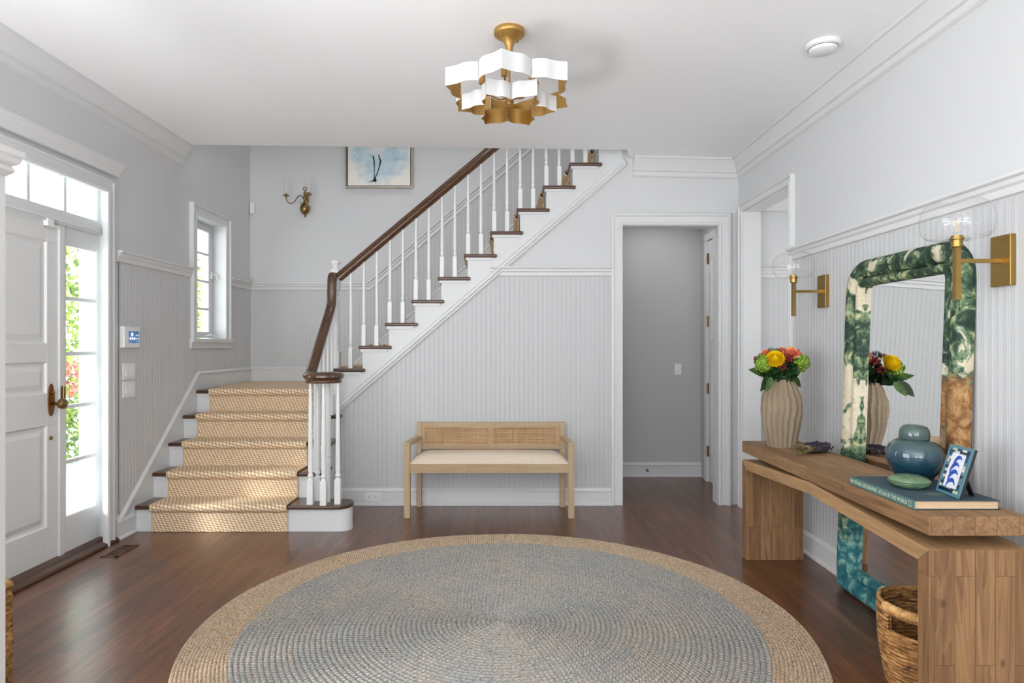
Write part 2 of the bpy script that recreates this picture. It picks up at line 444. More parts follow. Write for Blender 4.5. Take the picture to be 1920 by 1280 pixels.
# baseboards
m = MB(); hor(m, (XL, 3.93, 0), (XL, 4.099, 0), NL, [(a, b) for a, b in BASEP if True]); hor(m, (XL, YR, 0), (XL, 1.95, 0), NL, BASEP)
m.prism([(4.10, 0), (4.10, skL(4.10)), (4.965, .985), (YF, .985), (YF, .80), (5.0, .80), (4.9, .60), (4.3, .0)], 'x', XL, XL+.018)
skP = [(0, 0), (.026, 0), (.026, .008), (.018, .016), (.010, .022), (0, .022)]
m.sweep([(XL, 3.95, .118), (XL, 3.965, .118), (XL, 4.965, .975), (XL, YF, .975)], NL, skP)
struct(m.build('baseboard_left', W_TRIM, smooth=35))
m = MB()
m.prism([(XL, .855), (XL, .985), (SKX, .985), (XR, lowF(XR)), (XR, lowF(XR)-.25), (SKX+.15, .855)], 'y', YF-.018, YF)
m.sweep([(XL, YF, .975), (SKX, YF, .975), (XR, YF, lowF(XR)-.01)], NB, skP)
m.box(XL, -1.3, YF-.03, YF, .85, .872)
struct(m.build('baseboard_far', W_TRIM, smooth=35))
m = MB(); hor(m, (-1.26, YB, 0), (.79, YB, 0), NB, BASEP); struct(m.build('baseboard_back', W_TRIM, smooth=35))
m = MB(); hor(m, (XR, YR, 0), (XR, 3.86, 0), NR_, BASEP); hor(m, (XR, YB, 0), (2.6, YB, 0), NB, BASEP); struct(m.build('baseboard_right', W_TRIM, smooth=35))
m = MB(); hor(m, (.78, 5.86, 0), (1.775, 5.86, 0), NB, BASEP); struct(m.build('baseboard_hall', W_TRIM, smooth=35))

# casings
CASP = [(0, 0), (0, .088), (.030, .088), (.034, .082), (.034, .070), (.022, .064), (.020, .050), (.018, .022), (.024, .016), (.024, .006), (.018, 0)]
def casing(path, nrm, prof=CASP):
    m = MB(); m.sweep(path, nrm, prof); return m
m = casing([(.872, YB, 0), (.872, YB, 2.10), (1.592, YB, 2.10), (1.592, YB, 0)], NB)
m.box(.857, .874, YB-.005, YB+.12, 0, 2.10); m.box(1.590, 1.607, YB-.005, YB+.12, 0, 2.10); m.box(.857, 1.607, YB-.005, YB+.12, 2.098, 2.115)
struct(m.build('trim_12', W_TRIM, smooth=35))
# flip helper: keep the casing outside of the opening
m = MB(); m.sweep([(XR, 4.71, 0), (XR, 4.71, 2.185), (XR, 3.93, 2.185), (XR, 3.93, 0)], NR_, [(a*.8, b*.62) for a, b in CASP])
m.box(XR-.004, XR+.125, 4.706, 4.72, 0, 2.19); m.box(XR-.004, XR+.125, 3.92, 3.934, 0, 2.19); m.box(XR-.004, XR+.125, 3.92, 4.72, 2.181, 2.195)
struct(m.build('trim_13', W_TRIM, smooth=35))
# front door casing with cornice
m = MB(); m.sweep([(XL, 2.06, 0), (XL, 2.06, 2.20), (XL, 3.90, 2.20), (XL, 3.90, 0)], NL, [(a, -b) for a, b in CASP])
hor(m, (XL, 1.93, 2.300), (XL, 3.925, 2.300), NL, [(0, 0), (.070, 0), (.070, -.010), (.06, -.016), (.052, -.035), (.04, -.048), (.034, -.060), (.034, -.072), (0, -.072)])
m.box(XL-.16, XL+.01, 3.87, 3.885, 0, 2.19); m.box(XL-.16, XL+.01, 2.05, 3.885, 2.185, 2.197)
struct(m.build('trim_14', W_TRIM, smooth=35))
# stair window casing and sill
m = MB(); m.sweep([(XL, 4.935, 1.23), (XL, 4.935, 2.205), (XL, 5.44, 2.205), (XL, 5.44, 1.23)], NL, [(a, b*.95) for a, b in CASP])
m.box(XL, XL+.040, 4.835, 5.545, 1.225, 1.25); m.box(XL, XL+.026, 4.84, 5.54, 1.205, 1.226); m.box(XL, XL+.022, 4.84, 5.54, 1.175, 1.206)
for a in (('y0',),):
    m.box(XL-.15, XL+.005, 4.925, 4.932, 1.25, 2.21); m.box(XL-.15, XL+.005, 5.443, 5.45, 1.25, 2.21); m.box(XL-.15, XL+.005, 4.93, 5.445, 2.205, 2.215); m.box(XL-.15, XL+.02, 4.93, 5.445, 1.24, 1.252)
struct(m.build('trim_15', W_TRIM, smooth=35))
# pilaster that stands at the left edge of the view
m = MB()
def sq(m, cx, cy, prof):
    for (h0, z0), (h1, z1) in zip(prof, prof[1:]):
        m.add([(cx-h0, cy-h0, z0), (cx+h0, cy-h0, z0), (cx+h0, cy+h0, z0), (cx-h0, cy+h0, z0), (cx-h1, cy-h1, z1), (cx+h1, cy-h1, z1), (cx+h1, cy+h1, z1), (cx-h1, cy+h1, z1)],
              [(0, 1, 5, 4), (1, 2, 6, 5), (2, 3, 7, 6), (3, 0, 4, 7)])
    h, z = prof[-1]; m.add([(cx-h, cy-h, z), (cx+h, cy-h, z), (cx+h, cy+h, z), (cx-h, cy+h, z)], [(0, 1, 2, 3)])
sq(m, -1.556, 1.80, [(.10, 0), (.10, .12), (.085, .14), (.082, .15), (.082, 1.695), (.086, 1.70), (.098, 1.712), (.098, 1.720), (.092, 1.727), (.106, 1.738), (.110, 1.75), (.110, 1.754), (.116, 1.757), (.116, 1.775)])
struct(m.build('trim_16', W_DOOR))

# ---------------------------------------------------------------- front door unit
DX = -2.46   # plane of the door face
def panel_door(m, axis, face, u0, u1, z0, z1, panels, t=.04, sgn=1):
    """door slab with recessed raised panels; face = coordinate of the front, sgn = which way is out"""
    back = face-sgn*t
    def bx(a0, a1, b0, b1, c0, c1):
        lo, hi = min(c0, c1), max(c0, c1)
        if axis == 'y': m.box(lo, hi, a0, a1, b0, b1)
        else: m.box(a0, a1, lo, hi, b0, b1)
    bx(u0, u1, z0, z1, back, face-sgn*.014)
    us = sorted({u0, u1, *[p[0] for p in panels], *[p[1] for p in panels]}); zs = sorted({z0, z1, *[p[2] for p in panels], *[p[3] for p in panels]})
    for a0, a1 in zip(us, us[1:]):
        for b0, b1 in zip(zs, zs[1:]):
            if not any(p[0] <= a0+1e-6 and p[1] >= a1-1e-6 and p[2] <= b0+1e-6 and p[3] >= b1-1e-6 for p in panels):
                bx(a0, a1, b0, b1, face-sgn*.014, face)
    for (a0, a1, b0, b1) in panels:
        def ring(i, d):
            pts = [(a0+i, b0+i), (a1-i, b0+i), (a1-i, b1-i), (a0+i, b1-i)]
            return [((face-sgn*d), a, b) if axis == 'y' else (a, face-sgn*d, b) for a, b in pts]
        rs = [ring(0, 0), ring(.008, .012), ring(.022, .0125), ring(.050, .003), ring(.053, .003)]
        vs = sum(rs, []); fs = []
        for r in range(4):
            for k in range(4): fs.append((r*4+k, r*4+(k+1) % 4, (r+1)*4+(k+1) % 4, (r+1)*4+k))
        fs.append(tuple(range(16, 20))); m.add(vs, fs)
m = MB()
pn = []
for a0, a1 in ((2.72, 3.0), (3.06, 3.425)):
    pn += [(a0, a1, 1.206, 1.757), (a0, a1, .94, 1.11), (a0, a1, .226, .77)]
panel_door(m, 'y', DX, 2.60, 3.504, .045, 1.855, pn, sgn=1)
d1 = struct(m.build('door_1', W_DOOR, bevel=.002))
# door furniture
m = MB(); esc = [(math.cos(a)*.026, math.sin(a)*.088) for a in [2*PI*k/28 for k in range(28)]]
m.prism([(3.452+a, .905+b) for a, b in esc], 'x', DX, DX+.006)
e = m.build('escutcheon', M_BRONZE, d1, bevel=.002); e['label'] = 'oval bronze back plate'
m = MB(); RX = Matrix.Rotation(R(90), 3, 'Y')
m.lathe([(.006, 0), (.009, .004), (.009, .035), (.012, .038), (.026, .048), (.030, .060), (.026, .073), (.010, .080), (.001, .081)], (DX+.005, 3.452, .885), 20, mat=RX)
m.lathe([(.010, 0), (.010, .012), (.006, .016), (.001, .017)], (DX+.005, 3.452, .945), 14, mat=RX)
k = m.build('door_knob', M_BRASSO, d1, smooth=40); k['label'] = 'round brass door knob'
m = MB().lathe([(.011, 0), (.011, .004), (.007, .008), (.001, .008)], (DX, 3.452, .70), 14, mat=RX)
m.build('lock_cylinder', M_BRASSO, d1, smooth=40)
m = MB().box(DX+.012, DX+.030, 3.512, 3.528, .90, .975)
k = m.build('strike_plate', M_BRASSO, d1, bevel=.002)
# frame of the unit: transom bar, mullion, threshold
m = MB()
m.box(DX-.09, DX+.012, 3.506, 3.545, .04, 1.87); m.box(DX-.09, DX+.012, 2.56, 2.598, .04, 1.87)
m.box(DX-.09, DX+.020, 2.05, 3.885, 1.862, 1.905); m.box(DX-.09, DX+.034, 2.05, 3.885, 1.873, 1.885)
m.box(DX-.09, DX+.010, 2.05, 3.885, 1.90, 1.925)
struct(m.build('trim_17', W_TRIM, bevel=.002))
m = MB().box(DX+.004, DX+.03, 3.39, 3.44, 1.835, 1.885); m.box(DX-.0, DX+.02, 3.44, 3.50, 1.835, 1.848)
m.build('contact_sensor', M_PLASTIC, d1, bevel=.002)
m = MB(); m.prism([(XL-.16, 0), (XL-.16, .045), (DX+.01, .045), (DX+.035, .040), (DX+.045, .030), (XL+.005, .026), (XL+.022, .020), (XL+.03, .012), (XL+.03, 0)], 'y', 2.05, 3.93)
struct(m.build('trim_18', M_THRESH, bevel=.003))

def glazed(name, u0, u1, z0, z1, face, depth, stile, usplit, zsplit, bar=.011, botrail=None, toprail=None):
    """window in the left wall (runs along y)"""
    m = MB(); b = botrail or stile; tp = toprail or stile
    def bx(a0, a1, b0, b1, c0=0, c1=1): m.box(face-depth, face, a0, a1, b0, b1)
    bx(u0, u0+stile, z0, z1); bx(u1-stile, u1, z0, z1); bx(u0+stile, u1-stile, z0, z0+b); bx(u0+stile, u1-stile, z1-tp, z1)
    o = struct(m.build(name, W_TRIM, bevel=.002))
    a0, a1, c0, c1 = u0+stile, u1-stile, z0+b, z1-tp
    m = MB()
    for u in usplit: m.box(face-depth*.75, face-.004, u-bar, u+bar, c0, c1)
    for z in zsplit: m.box(face-depth*.75, face-.004, a0, a1, z-bar, z+bar)
    m.sweep([(face-.012, a0, c0), (face-.012, a0, c1), (face-.012, a1, c1), (face-.012, a1, c0)], NL, [(0, -.004), (.008, -.004), (.008, .002), (.002, .010), (-.006, .012), (-.01, -.004)], closed=True)
    m.build('glazing_bars', W_TRIM, o, bevel=.002)
    MB().box(face-depth*.5, face-depth*.5+.004, a0, a1, c0, c1).build('pane', M_PANE, o)
    return o
glazed('window_1', 3.545, 3.872, .045, 1.862, DX, .045, .030, [], [.546, .854, 1.152, 1.463], botrail=.195, toprail=.10)
glazed('window_2', 2.07, 3.872, 1.925, 2.185, DX, .045, .024, [2.20, 2.475, 2.75, 3.025, 3.298, 3.574], [], botrail=.018, toprail=.022)
struct(MB().box(DX-.05, DX-.002, 2.05, 2.56, .04, 1.87).build('trim_20', W_TRIM))  # unseen solid panel, put in to keep sun patches off the floor
w3 = glazed('window_3', 4.94, 5.435, 1.262, 2.198, -2.50, .045, .055, [], [1.50, 1.728, 1.955], bar=.009, botrail=.045, toprail=.05)
m = MB().box(-2.50, -2.485, 5.40, 5.42, 1.76, 1.82); m.tube([(-2.49, 5.41, 1.80), (-2.46, 5.42, 1.79), (-2.455, 5.42, 1.76)], .006)
m.tube([(-2.495, 5.30, 1.275), (-2.45, 5.30, 1.285), (-2.44, 5.36, 1.27), (-2.43, 5.40, 1.262)], .008)
m.build('window_crank', M_PLASTIC, w3)
# windows behind the camera (seen only as reflections)
for i, (x0, x1) in enumerate(((-1.9, -.6), (-.05, 1.25))):
    m = MB()
    for a in (x0+.02, (x0+x1)/2, x1-.02): m.box(a-.025, a+.025, YR-.09, YR-.05, .45, 2.25)
    for z in (.47, 1.05, 1.65, 2.23): m.box(x0, x1, YR-.09, YR-.05, z-.02, z+.02)
    struct(m.build('window_%d' % (4+i), W_TRIM))

# ---------------------------------------------------------------- hall door
m = MB(); m.box(1.772, 1.785, 4.955, 5.0, 0, 2.119); m.box(1.757, 1.785, 5.63, 5.70, 0, 2.119); m.box(1.757, 1.785, 4.955, 5.70, 2.12, 2.18)
struct(m.build('trim_19', W_TRIM, bevel=.003))
m = MB(); panel_door(m, 'y', 1.774, 5.003, 5.628, .01, 2.117, [(5.08, 5.29, 1.25, 1.95), (5.34, 5.55, 1.25, 1.95), (5.08, 5.29, .25, 1.08), (5.34, 5.55, .25, 1.08)], sgn=-1)
d2 = struct(m.build('door_2', W_DOOR, bevel=.002))
for z in (1.96, 1.41, .82, .27):
    m = MB().box(1.768, 1.784, 5.608, 5.632, z-.045, z+.045); m.tube([(1.764, 5.63, z-.048), (1.764, 5.63, z+.048)], .006)
    h = m.build('hinge', M_BRASSO, d2); h['label'] = 'brass hinge'
m = MB().lathe([(.012, 0), (.012, .004), (.005, .01), (.005, .03), (.009, .034), (.009, .04)], px(1213, 881, 5.84), 10, mat=Matrix.Rotation(R(90), 3, 'X'))
tag(m.build('door_stop', M_BRASSO), 'tiny metal door stop on the hall baseboard', 'door stop')

# ================================================================ STAIRCASE
st = thing('staircase', 'white staircase with dark oak treads turning up to the right past the landing', 'staircase', (-1.3, 4.8, 0))
TT = .026
# lower flight: risers and treads
for n_ in range(1, 6):
    y = LY(n_); z = RISE*n_
    if n_ == 1:
        m = MB(); pts = [(XL+.018, 4.125)]
        pts += [(-1.085+.075*math.cos(a), 4.195+.07*math.sin(a)) for a in [R(-90+9*k) for k in range(21)]]
        pts += [(XL+.018, 4.265)]
        m.prism(pts, 'z', 0, z-TT); m.build('riser', W_TRIM, st, smooth=40)
        pts = [(XL+.018, 4.10)]+[(-1.09+.085*math.cos(a), 4.20+.10*math.sin(a)) for a in [R(-90+9*k) for k in range(21)]]+[(-1.27, 4.30), (-1.27, 4.34), (XL+.018, 4.34)]
        m = MB().prism(pts, 'z', z-TT, z); m.build('tread', M_TREAD, st, bevel=.009, seg=3)
    elif n_ < 5:
        m = MB().box(XL+.018, -1.27, y+.025, y+.045, z-RISE, z-TT)
        m.box(XL+.018, -1.262, y+.016, y+.03, z-TT-.018, z-TT); m.build('riser', W_TRIM, st)
        m = MB().box(XL+.018, -1.235, y, y+.235, z-TT, z); m.build('tread', M_TREAD, st, bevel=.009, seg=3)
    else:
        m = MB().box(XL+.018, -1.27, y+.025, y+.045, z-RISE, z-TT)
        m.box(XL+.018, -1.262, y+.016, y+.03, z-TT-.018, z-TT); m.build('riser', W_TRIM, st)
        m = MB().box(XL+.018, -1.235, y, y+.14, z-TT, z); m.build('landing_nosing', M_TREAD, st, bevel=.009, seg=3)
        m = MB().box(XL+.018, -1.02, y+.14, YF-.018, z-TT, z); m.build('landing', M_TREAD, st)
# closed side of the lower flight
pts = [(4.20, 0)]
for n_ in range(1, 6): pts += [(LY(n_)+.03, RISE*(n_-1)), (LY(n_)+.03, RISE*n_-TT)]
pts += [(YB+.1, RISE*5-TT), (YB+.1, 0)]
pts = [(4.32, 0)]+[p for p in pts[1:] if p[0] > 4.2 or p[1] > .3]
MB().prism([(4.32, 0), (4.32, .316), (4.533, .316), (4.533, .487), (4.736, .487), (4.736, .658), (4.86, .658), (4.86, .829), (4.93, .829), (4.93, 0)], 'x', -1.29, -1.262).build('side_panel', W_TRIM, st)
# upper flight
NT_ = range(6, 18)
for n_ in NT_:
    x = UX(n_); z = RISE*n_
    m = MB().box(x, x+.247, YB-.045, YF-.018, z-TT, z); m.build('tread', M_TREAD, st, bevel=.009, seg=3)
    m = MB().box(x+.028, x+.048, YB+.005, YF-.018, z-RISE, z-TT); m.box(x+.014, x+.03, YB-.03, YF-.02, z-TT-.02, z-TT)
    m.box(x+.014, x+.215, YB-.034, YB-.02, z-TT-.020, z-TT); m.build('riser', W_TRIM, st)
# stepped stringer on the wall
pts = [(-1.27, DZ(-1.27)), (.87, DZ(.87)), (.87, 2.61)]
up = []
for n_ in NT_:
    x = UX(n_)+.028
    if n_ > 16: break
    up += [(max(x, -1.27), RISE*(n_-1)-TT), (max(x, -1.27), RISE*n_-TT)]
up += [(.87, RISE*16-TT)]
pts = [(-1.27, DZ(-1.27)), (.87, DZ(.87))]+list(reversed(up))
MB().prism(pts, 'y', YB-.022, YB+.02).build('stringer', W_TRIM, st)
m = MB(); a, b = V(-1.262, YB-.0, DZ(-1.262)), V(.875, YB-.0, DZ(.875))
m.sweep([a, b], NB, [(0, -.040), (.020, -.040), (.030, -.030), (.030, -.022), (.040, -.012), (.040, .004), (.030, .012), (0, .012)][::-1])
m.build('stringer_moulding', W_TRIM, st, smooth=35)
# solid under-side so no gaps show behind
m = MB(); m.prism([(-1.25, .60), (.9, 2.47), (.9, 2.52), (-1.25, .64)], 'y', YB+.11, YF-.02); m.build('soffit', W_TRIM, st)

def baluster(x, y, z0, z1, w=.030, big=False):
    m = MB(); h = w/2
    bl = .155 if not big else .60
    m.box(x-h, x+h, y-h, y+h, z0, z0+bl)
    q = z0+bl
    prof = [(h*1.0, q-.001), (h*.95, q+.006), (h*.62, q+.012), (h*.60, q+.016), (h*.98, q+.024), (h*1.0, q+.030), (h*.80, q+.038), (h*.66, q+.048), (h*.84, q+.062), (h*.88, q+.075),
            (h*.82, q+.095)]
    L = z1-(q+.095)
    prof += [(h*.82, q+.095+L*.1), (h*.70, q+.095+L*.55), (h*.54, z1)]
    m.lathe(prof, (x, y, 0), 12)
    return m.build('baluster', W_BAL, st, smooth=40)
railz = lambda x: 1.668+.8395*(x+1.259)   # underside of upper rail
for n_ in range(6, 17):
    for dx in (.030, .127):
        x = UX(n_)+dx
        if x < -1.25: continue
        baluster(x, YB+.015, RISE*n_, railz(x)+.004)
lowr = lambda y: .955+1.0*(y-4.22)  # underside of lower rail
BX = -1.297
for n_ in (2, 3, 4):
    for dy in (.035, .135):
        y = LY(n_)+dy
        baluster(BX, y, RISE*n_, lowr(y)+.01)
for (x, y) in ((-1.272, 4.150), (-1.180, 4.125), (-1.098, 4.165), (-1.255, 4.25)):
    baluster(x, y, RISE, .958, .038)
# volute newel
m = MB(); cx_, cy_ = -1.182, 4.215
m.box(cx_-.02, cx_+.02, cy_-.02, cy_+.02, RISE, RISE+.02)
m.lathe([(.023, RISE+.02), (.023, .42), (.025, .425), (.026, .44), (.020, .45), (.020, .465), (.026, .475), (.026, .49), (.022, .50), (.024, .52), (.024, .88), (.022, .958)], (cx_, cy_, 0), 16)
m.build('newel_post', W_BAL, st, smooth=40)
# landing newel
m = MB(); nx, ny = -1.300, 4.865
m.box(nx-.034, nx+.034, ny-.034, ny+.034, .5, 1.15)
m.lathe([(.034, 1.15), (.030, 1.16), (.026, 1.165), (.033, 1.175), (.033, 1.19), (.024, 1.20), (.028, 1.23), (.031, 1.26), (.030, 1.30), (.024, 1.55), (.022, 1.575), (.028, 1.585), (.028, 1.60), (.022, 1.605), (.024, 1.615)], (nx, ny, 0), 18)
m.box(nx-.031, nx+.031, ny-.031, ny+.031, 1.615, 1.765)
m.lathe([(.036, 1.763), (.038, 1.770), (.036, 1.777), (.022, 1.784), (.017, 1.793), (.018, 1.802), (.030, 1.816), (.036, 1.828), (.034, 1.838), (.024, 1.846), (.001, 1.848)], (nx, ny, 0), 20)
m.build('newel_post', W_BAL, st, smooth=35, bevel=.002)
# handrails
HP = [(-.020, -.034), (.020, -.034), (.022, -.026), (.018, -.016), (.026, -.008), (.034, .004), (.034, .016), (.027, .027), (.014, .034), (-.014, .034), (-.027, .027), (-.034, .016), (-.034, .004), (-.026, -.008), (-.018, -.016), (-.022, -.026)]
x0 = nx+.031; x1 = 1.0
m = MB(); k = 1.3
m.sweep3([(x0, YB+.015, railz(x0)+.05), (x1, YB+.015, railz(x1)+.05)], [(0, 1, 0)]*2, [(a, b*.95) for a, b in HP])
m.build('handrail', M_RAILX, st, smooth=30)
path = [(4.832, 1.722), (4.812, 1.705), (4.800, 1.66), (4.798, 1.60), (4.796, 1.54), (4.785, 1.50), (4.76, 1.465), (4.72, 1.425)]
path = [V(BX-.012, y, z) for y, z in path]
for k in range(1, 8):
    y = 4.72-(4.72-4.34)*k/7; path.append(V(BX-.012+.012*k/7, y, 1.425+(1.10-1.425)*k/7))
path += [V(BX, 4.31, 1.07), V(BX, 4.28, 1.045), V(BX, 4.25, 1.018), V(BX, 4.22, 1.0), V(BX, 4.19, .992)]
sides = [(-1, 0, 0)]*len(path)
vc = (-1.182, 4.19)
for k in range(1, 46):
    a = PI+2*PI*1.35*k/45; r = .115-.085*(k/45)
    path.append(V(vc[0]+r*math.cos(a), vc[1]+r*math.sin(a), .99)); sides.append((math.cos(a), math.sin(a), 0))
m = MB(); m.sweep3(path, sides, HP)
m.lathe([(.001, .957), (.045, .957), (.048, .97), (.045, .985), (.052, 1.0), (.045, 1.018), (.001, 1.022)], (*vc, 0), 20)
m.build('handrail', M_RAIL, st, smooth=30)

# ---------------------------------------------------------------- stair runner (sisal)
def sisal(name):
    m = NT(name); m.set(Roughness=.85)
    uv = m.co((1, 1, 1), rot=(0, 0, R(8)), uv=True)
    sp = m.n('ShaderNodeSeparateXYZ'); m.l(uv, sp.inputs[0])
    nz = m.noise(m.co((1, 1, 1), uv=True), 150, 3)
    v_ = m.math('DIVIDE', sp.outputs[1], .0150); row = m.math('FLOOR', v_); vv = m.math('FRACT', v_)
    uu = m.math('FRACT', m.math('ADD', m.math('ADD', m.math('DIVIDE', sp.outputs[0], .0265), m.math('MULTIPLY', row, .36)), m.math('MULTIPLY', vv, .25)))
    hump = lambda q: m.math('SUBTRACT', 1, m.math('POWER', m.math('ABSOLUTE', m.math('SUBTRACT', m.math('MULTIPLY', q, 2), 1)), 2.4))
    b_ = m.math('MULTIPLY', hump(uu), hump(vv)); b2 = m.math('ADD', b_, m.math('MULTIPLY', m.math('SUBTRACT', nz, .5), .8))
    m.col(m.ramp(b2, [(.0, rgb(158, 120, 84)), (.30, rgb(208, 176, 138)), (.7, rgb(238, 216, 186))]))
    m.bump(m.math('ADD', b_, m.math('MULTIPLY', nz, .5)), .55, .005)
    return m.m
M_SISAL = sisal('sisal_weave')
M_BIND = paint('runner_binding', rgb(214, 186, 140), .8, .1)
def strip(name, path, axis, a0, a1, parent, t=.010):
    """sheet following path (2-D, in the plane across `axis`), a0..a1 wide, with thickness; UV in metres"""
    P = [Vector(p) for p in path]; nrm = []
    for i in range(len(P)):
        d = (P[min(i+1, len(P)-1)]-P[max(i-1, 0)]).normalized(); nrm.append(Vector((-d.y, d.x)))
    L = [0]
    for i in range(1, len(P)): L.append(L[-1]+(P[i]-P[i-1]).length)
    def T(p, a): return (a, p.x, p.y) if axis == 'x' else (p.x, a, p.y)
    vs = []; uvs = []
    for i, p in enumerate(P):
        q = p+nrm[i]*t
        for pt, a in ((p, a0), (q, a0), (q, a1), (p, a1)): vs.append(T(pt, a)); uvs.append((a, L[i]))
    fs = []
    for i in range(len(P)-1):
        b = 4*i
        fs += [(b, b+1, b+5, b+4), (b+1, b+2, b+6, b+5), (b+2, b+3, b+7, b+6), (b+3, b, b+4, b+7)]
    fs += [(0, 1, 2, 3), tuple(4*(len(P)-1)+k for k in (3, 2, 1, 0))]
    me = bpy.data.meshes.new(name); off = wloc(parent)
    me.from_pydata([tuple(Vector(v)-off) for v in vs], [], fs); me.materials.append(M_SISAL)
    b = bmesh.new(); b.from_mesh(me); bmesh.ops.recalc_face_normals(b, faces=b.faces); b.to_mesh(me); b.free()
    ul = me.uv_layers.new(name='UVMap')
    for lp in me.loops: ul.data[lp.index].uv = uvs[lp.vertex_index]
    me.polygons.foreach_set('use_smooth', [True]*len(me.polygons)); me.set_sharp_from_angle(angle=R(60))
    o = bpy.data.objects.new(name, me); C.objects.link(o); o.parent = parent; return o
rn = thing('stair_runner', 'tan sisal runner laid over the middle of the stairs and the landing', 'stair runner', (-1.85, 4.1, 0))
RX0, RX1 = -2.278, -1.412
def flight(n0, n1, pos, riseoff):
    """side outline: (run, z) going up the steps"""
    pts = [(riseoff(n0), RISE*(n0-1)+.002)]
    for n_ in range(n0, n1+1):
        y = pos(n_); z = RISE*n_; rf = riseoff(n_)
        pts += [(rf-.001, z-TT-.020), (rf-.008, z-TT-.012)]
        pts += [(y-.003+.012-.012*math.cos(a)-.004, z-.014+.0145*math.sin(a)) for a in [R(-50+20*k) for k in range(8)]]
        pts += [(y+.03, z+.001)]
        if n_ < n1: pts += [(riseoff(n_+1)-.010, z+.001), (riseoff(n_+1)-.002, z+.006)]
    return pts
pp = flight(1, 5, LY, lambda n: LY(n)+.023)
pp += [(LY(5)+.1, RISE*5+.001), (LY(5)+.16, RISE*5+.001)]
strip('lower_flight_carpet', pp, 'x', RX0, RX1, rn)
z5 = RISE*5
m = MB(); lp = [(RX0, LY(5)+.15), (RX1+.02, LY(5)+.15), (-1.36, 4.95), (-1.36, 5.1), (-1.02, 5.1), (-1.02, 5.8), (-1.10, YF-.03), (XL+.03, YF-.03), (XL+.03, 5.3), (RX0, LY(5)+.15)]
lp = lp[:-1]
m.prism(lp, 'z', z5+.001, z5+.011)
o = m.build('landing_carpet', M_SISAL, rn); ul = o.data.uv_layers.new(name='UVMap')
for l_ in o.data.loops:
    c_ = o.data.vertices[l_.vertex_index].co; ul.data[l_.index].uv = (c_.x, c_.y)
pp = flight(6, 16, UX, lambda n: UX(n)+.026)
strip('upper_flight_carpet', pp, 'y', 5.02, 5.78, rn)
pb = flight(1, 5, LY, lambda n: LY(n)+.023)
for xb in (RX0, RX1):
    m = MB(); m.tube([(xb, p[0]-.006, p[1]+.006) for p in pb], .006, 6); m.build('edge_binding', M_BIND, rn, smooth=60)

# ---------------------------------------------------------------- round rug
def rug_mat(name, r0, ca, cb, cc, pitch, seg):
    m = NT(name); m.set(Roughness=.95)
    sep = m.n('ShaderNodeSeparateXYZ'); m.l(m.co(), sep.inputs[0])
    x, y = sep.outputs[0], sep.outputs[1]
    r = m.math('SQRT', m.math('ADD', m.math('MULTIPLY', x, x), m.math('MULTIPLY', y, y)))
    th = m.math('ARCTAN2', y, x)
    ring = m.math('FLOOR', m.math('DIVIDE', r, pitch))
    rr = m.math('MULTIPLY', m.math('ADD', ring, .5), pitch)
    u = m.math('DIVIDE', m.math('MULTIPLY', th, rr), seg)
    fr = m.math('FRACT', m.math('DIVIDE', r, pitch))
    # slanted knots: saw pattern leaning with position across the rope
    k = m.math('FRACT', m.math('ADD', m.math('ADD', u, m.math('MULTIPLY', ring, .37)), m.math('MULTIPLY', m.math('ABSOLUTE', m.math('SUBTRACT', fr, .5)), .8)))
    tri = m.math('MULTIPLY', m.math('SUBTRACT', .5, m.math('ABSOLUTE', m.math('SUBTRACT', k, .5))), 2)
    nz = m.noise(m.co(), 2.2, 3, .6); nz2 = m.noise(m.co(), 90, 4, .7); 
    cmb = m.n('ShaderNodeCombineXYZ'); m.l(m.math('MULTIPLY', ring, 1.7), cmb.inputs[0]); m.l(m.math('MULTIPLY', th, 1.6), cmb.inputs[1])
    nz3 = m.noise(cmb.outputs[0], 1.3, 3, .6)
    c = m.ramp(m.math('ADD', m.math('MULTIPLY', nz, .5), m.math('MULTIPLY', nz3, .5)), [(.36, ca), (.5, cb), (.64, cc)])
    c = m.mix(m.ramp(nz2, [(.34, (.75, .75, .75)), (.52, (0, 0, 0))]), c, tuple(q*.3 for q in ca)); c = m.mix(m.ramp(nz2, [(.56, (0, 0, 0)), (.72, (.6, .6, .6))]), c, tuple(min(1, q*1.7) for q in cb))
    c = m.mix(m.math('MULTIPLY', m.math('SUBTRACT', 1, tri), .28), c, tuple(q*.45 for q in ca))
    m.col(c)
    m.bump(m.math('ADD', m.math('MULTIPLY', tri, .8), m.math('MULTIPLY', nz2, .8)), .9, .006)
    return m.m
M_RUG = rug_mat('grey_jute', 0, rgb(156, 159, 156), rgb(170, 164, 156), rgb(184, 172, 154), .0213, .020)
M_RUGB = rug_mat('tan_jute', 0, rgb(190, 164, 138), rgb(204, 180, 152), rgb(198, 170, 136), .0141, .014)
rg = thing('round_rug', 'large round braided rug with grey centre and tan jute border on the dark floor', 'rug', (-.023, 2.765, 0))
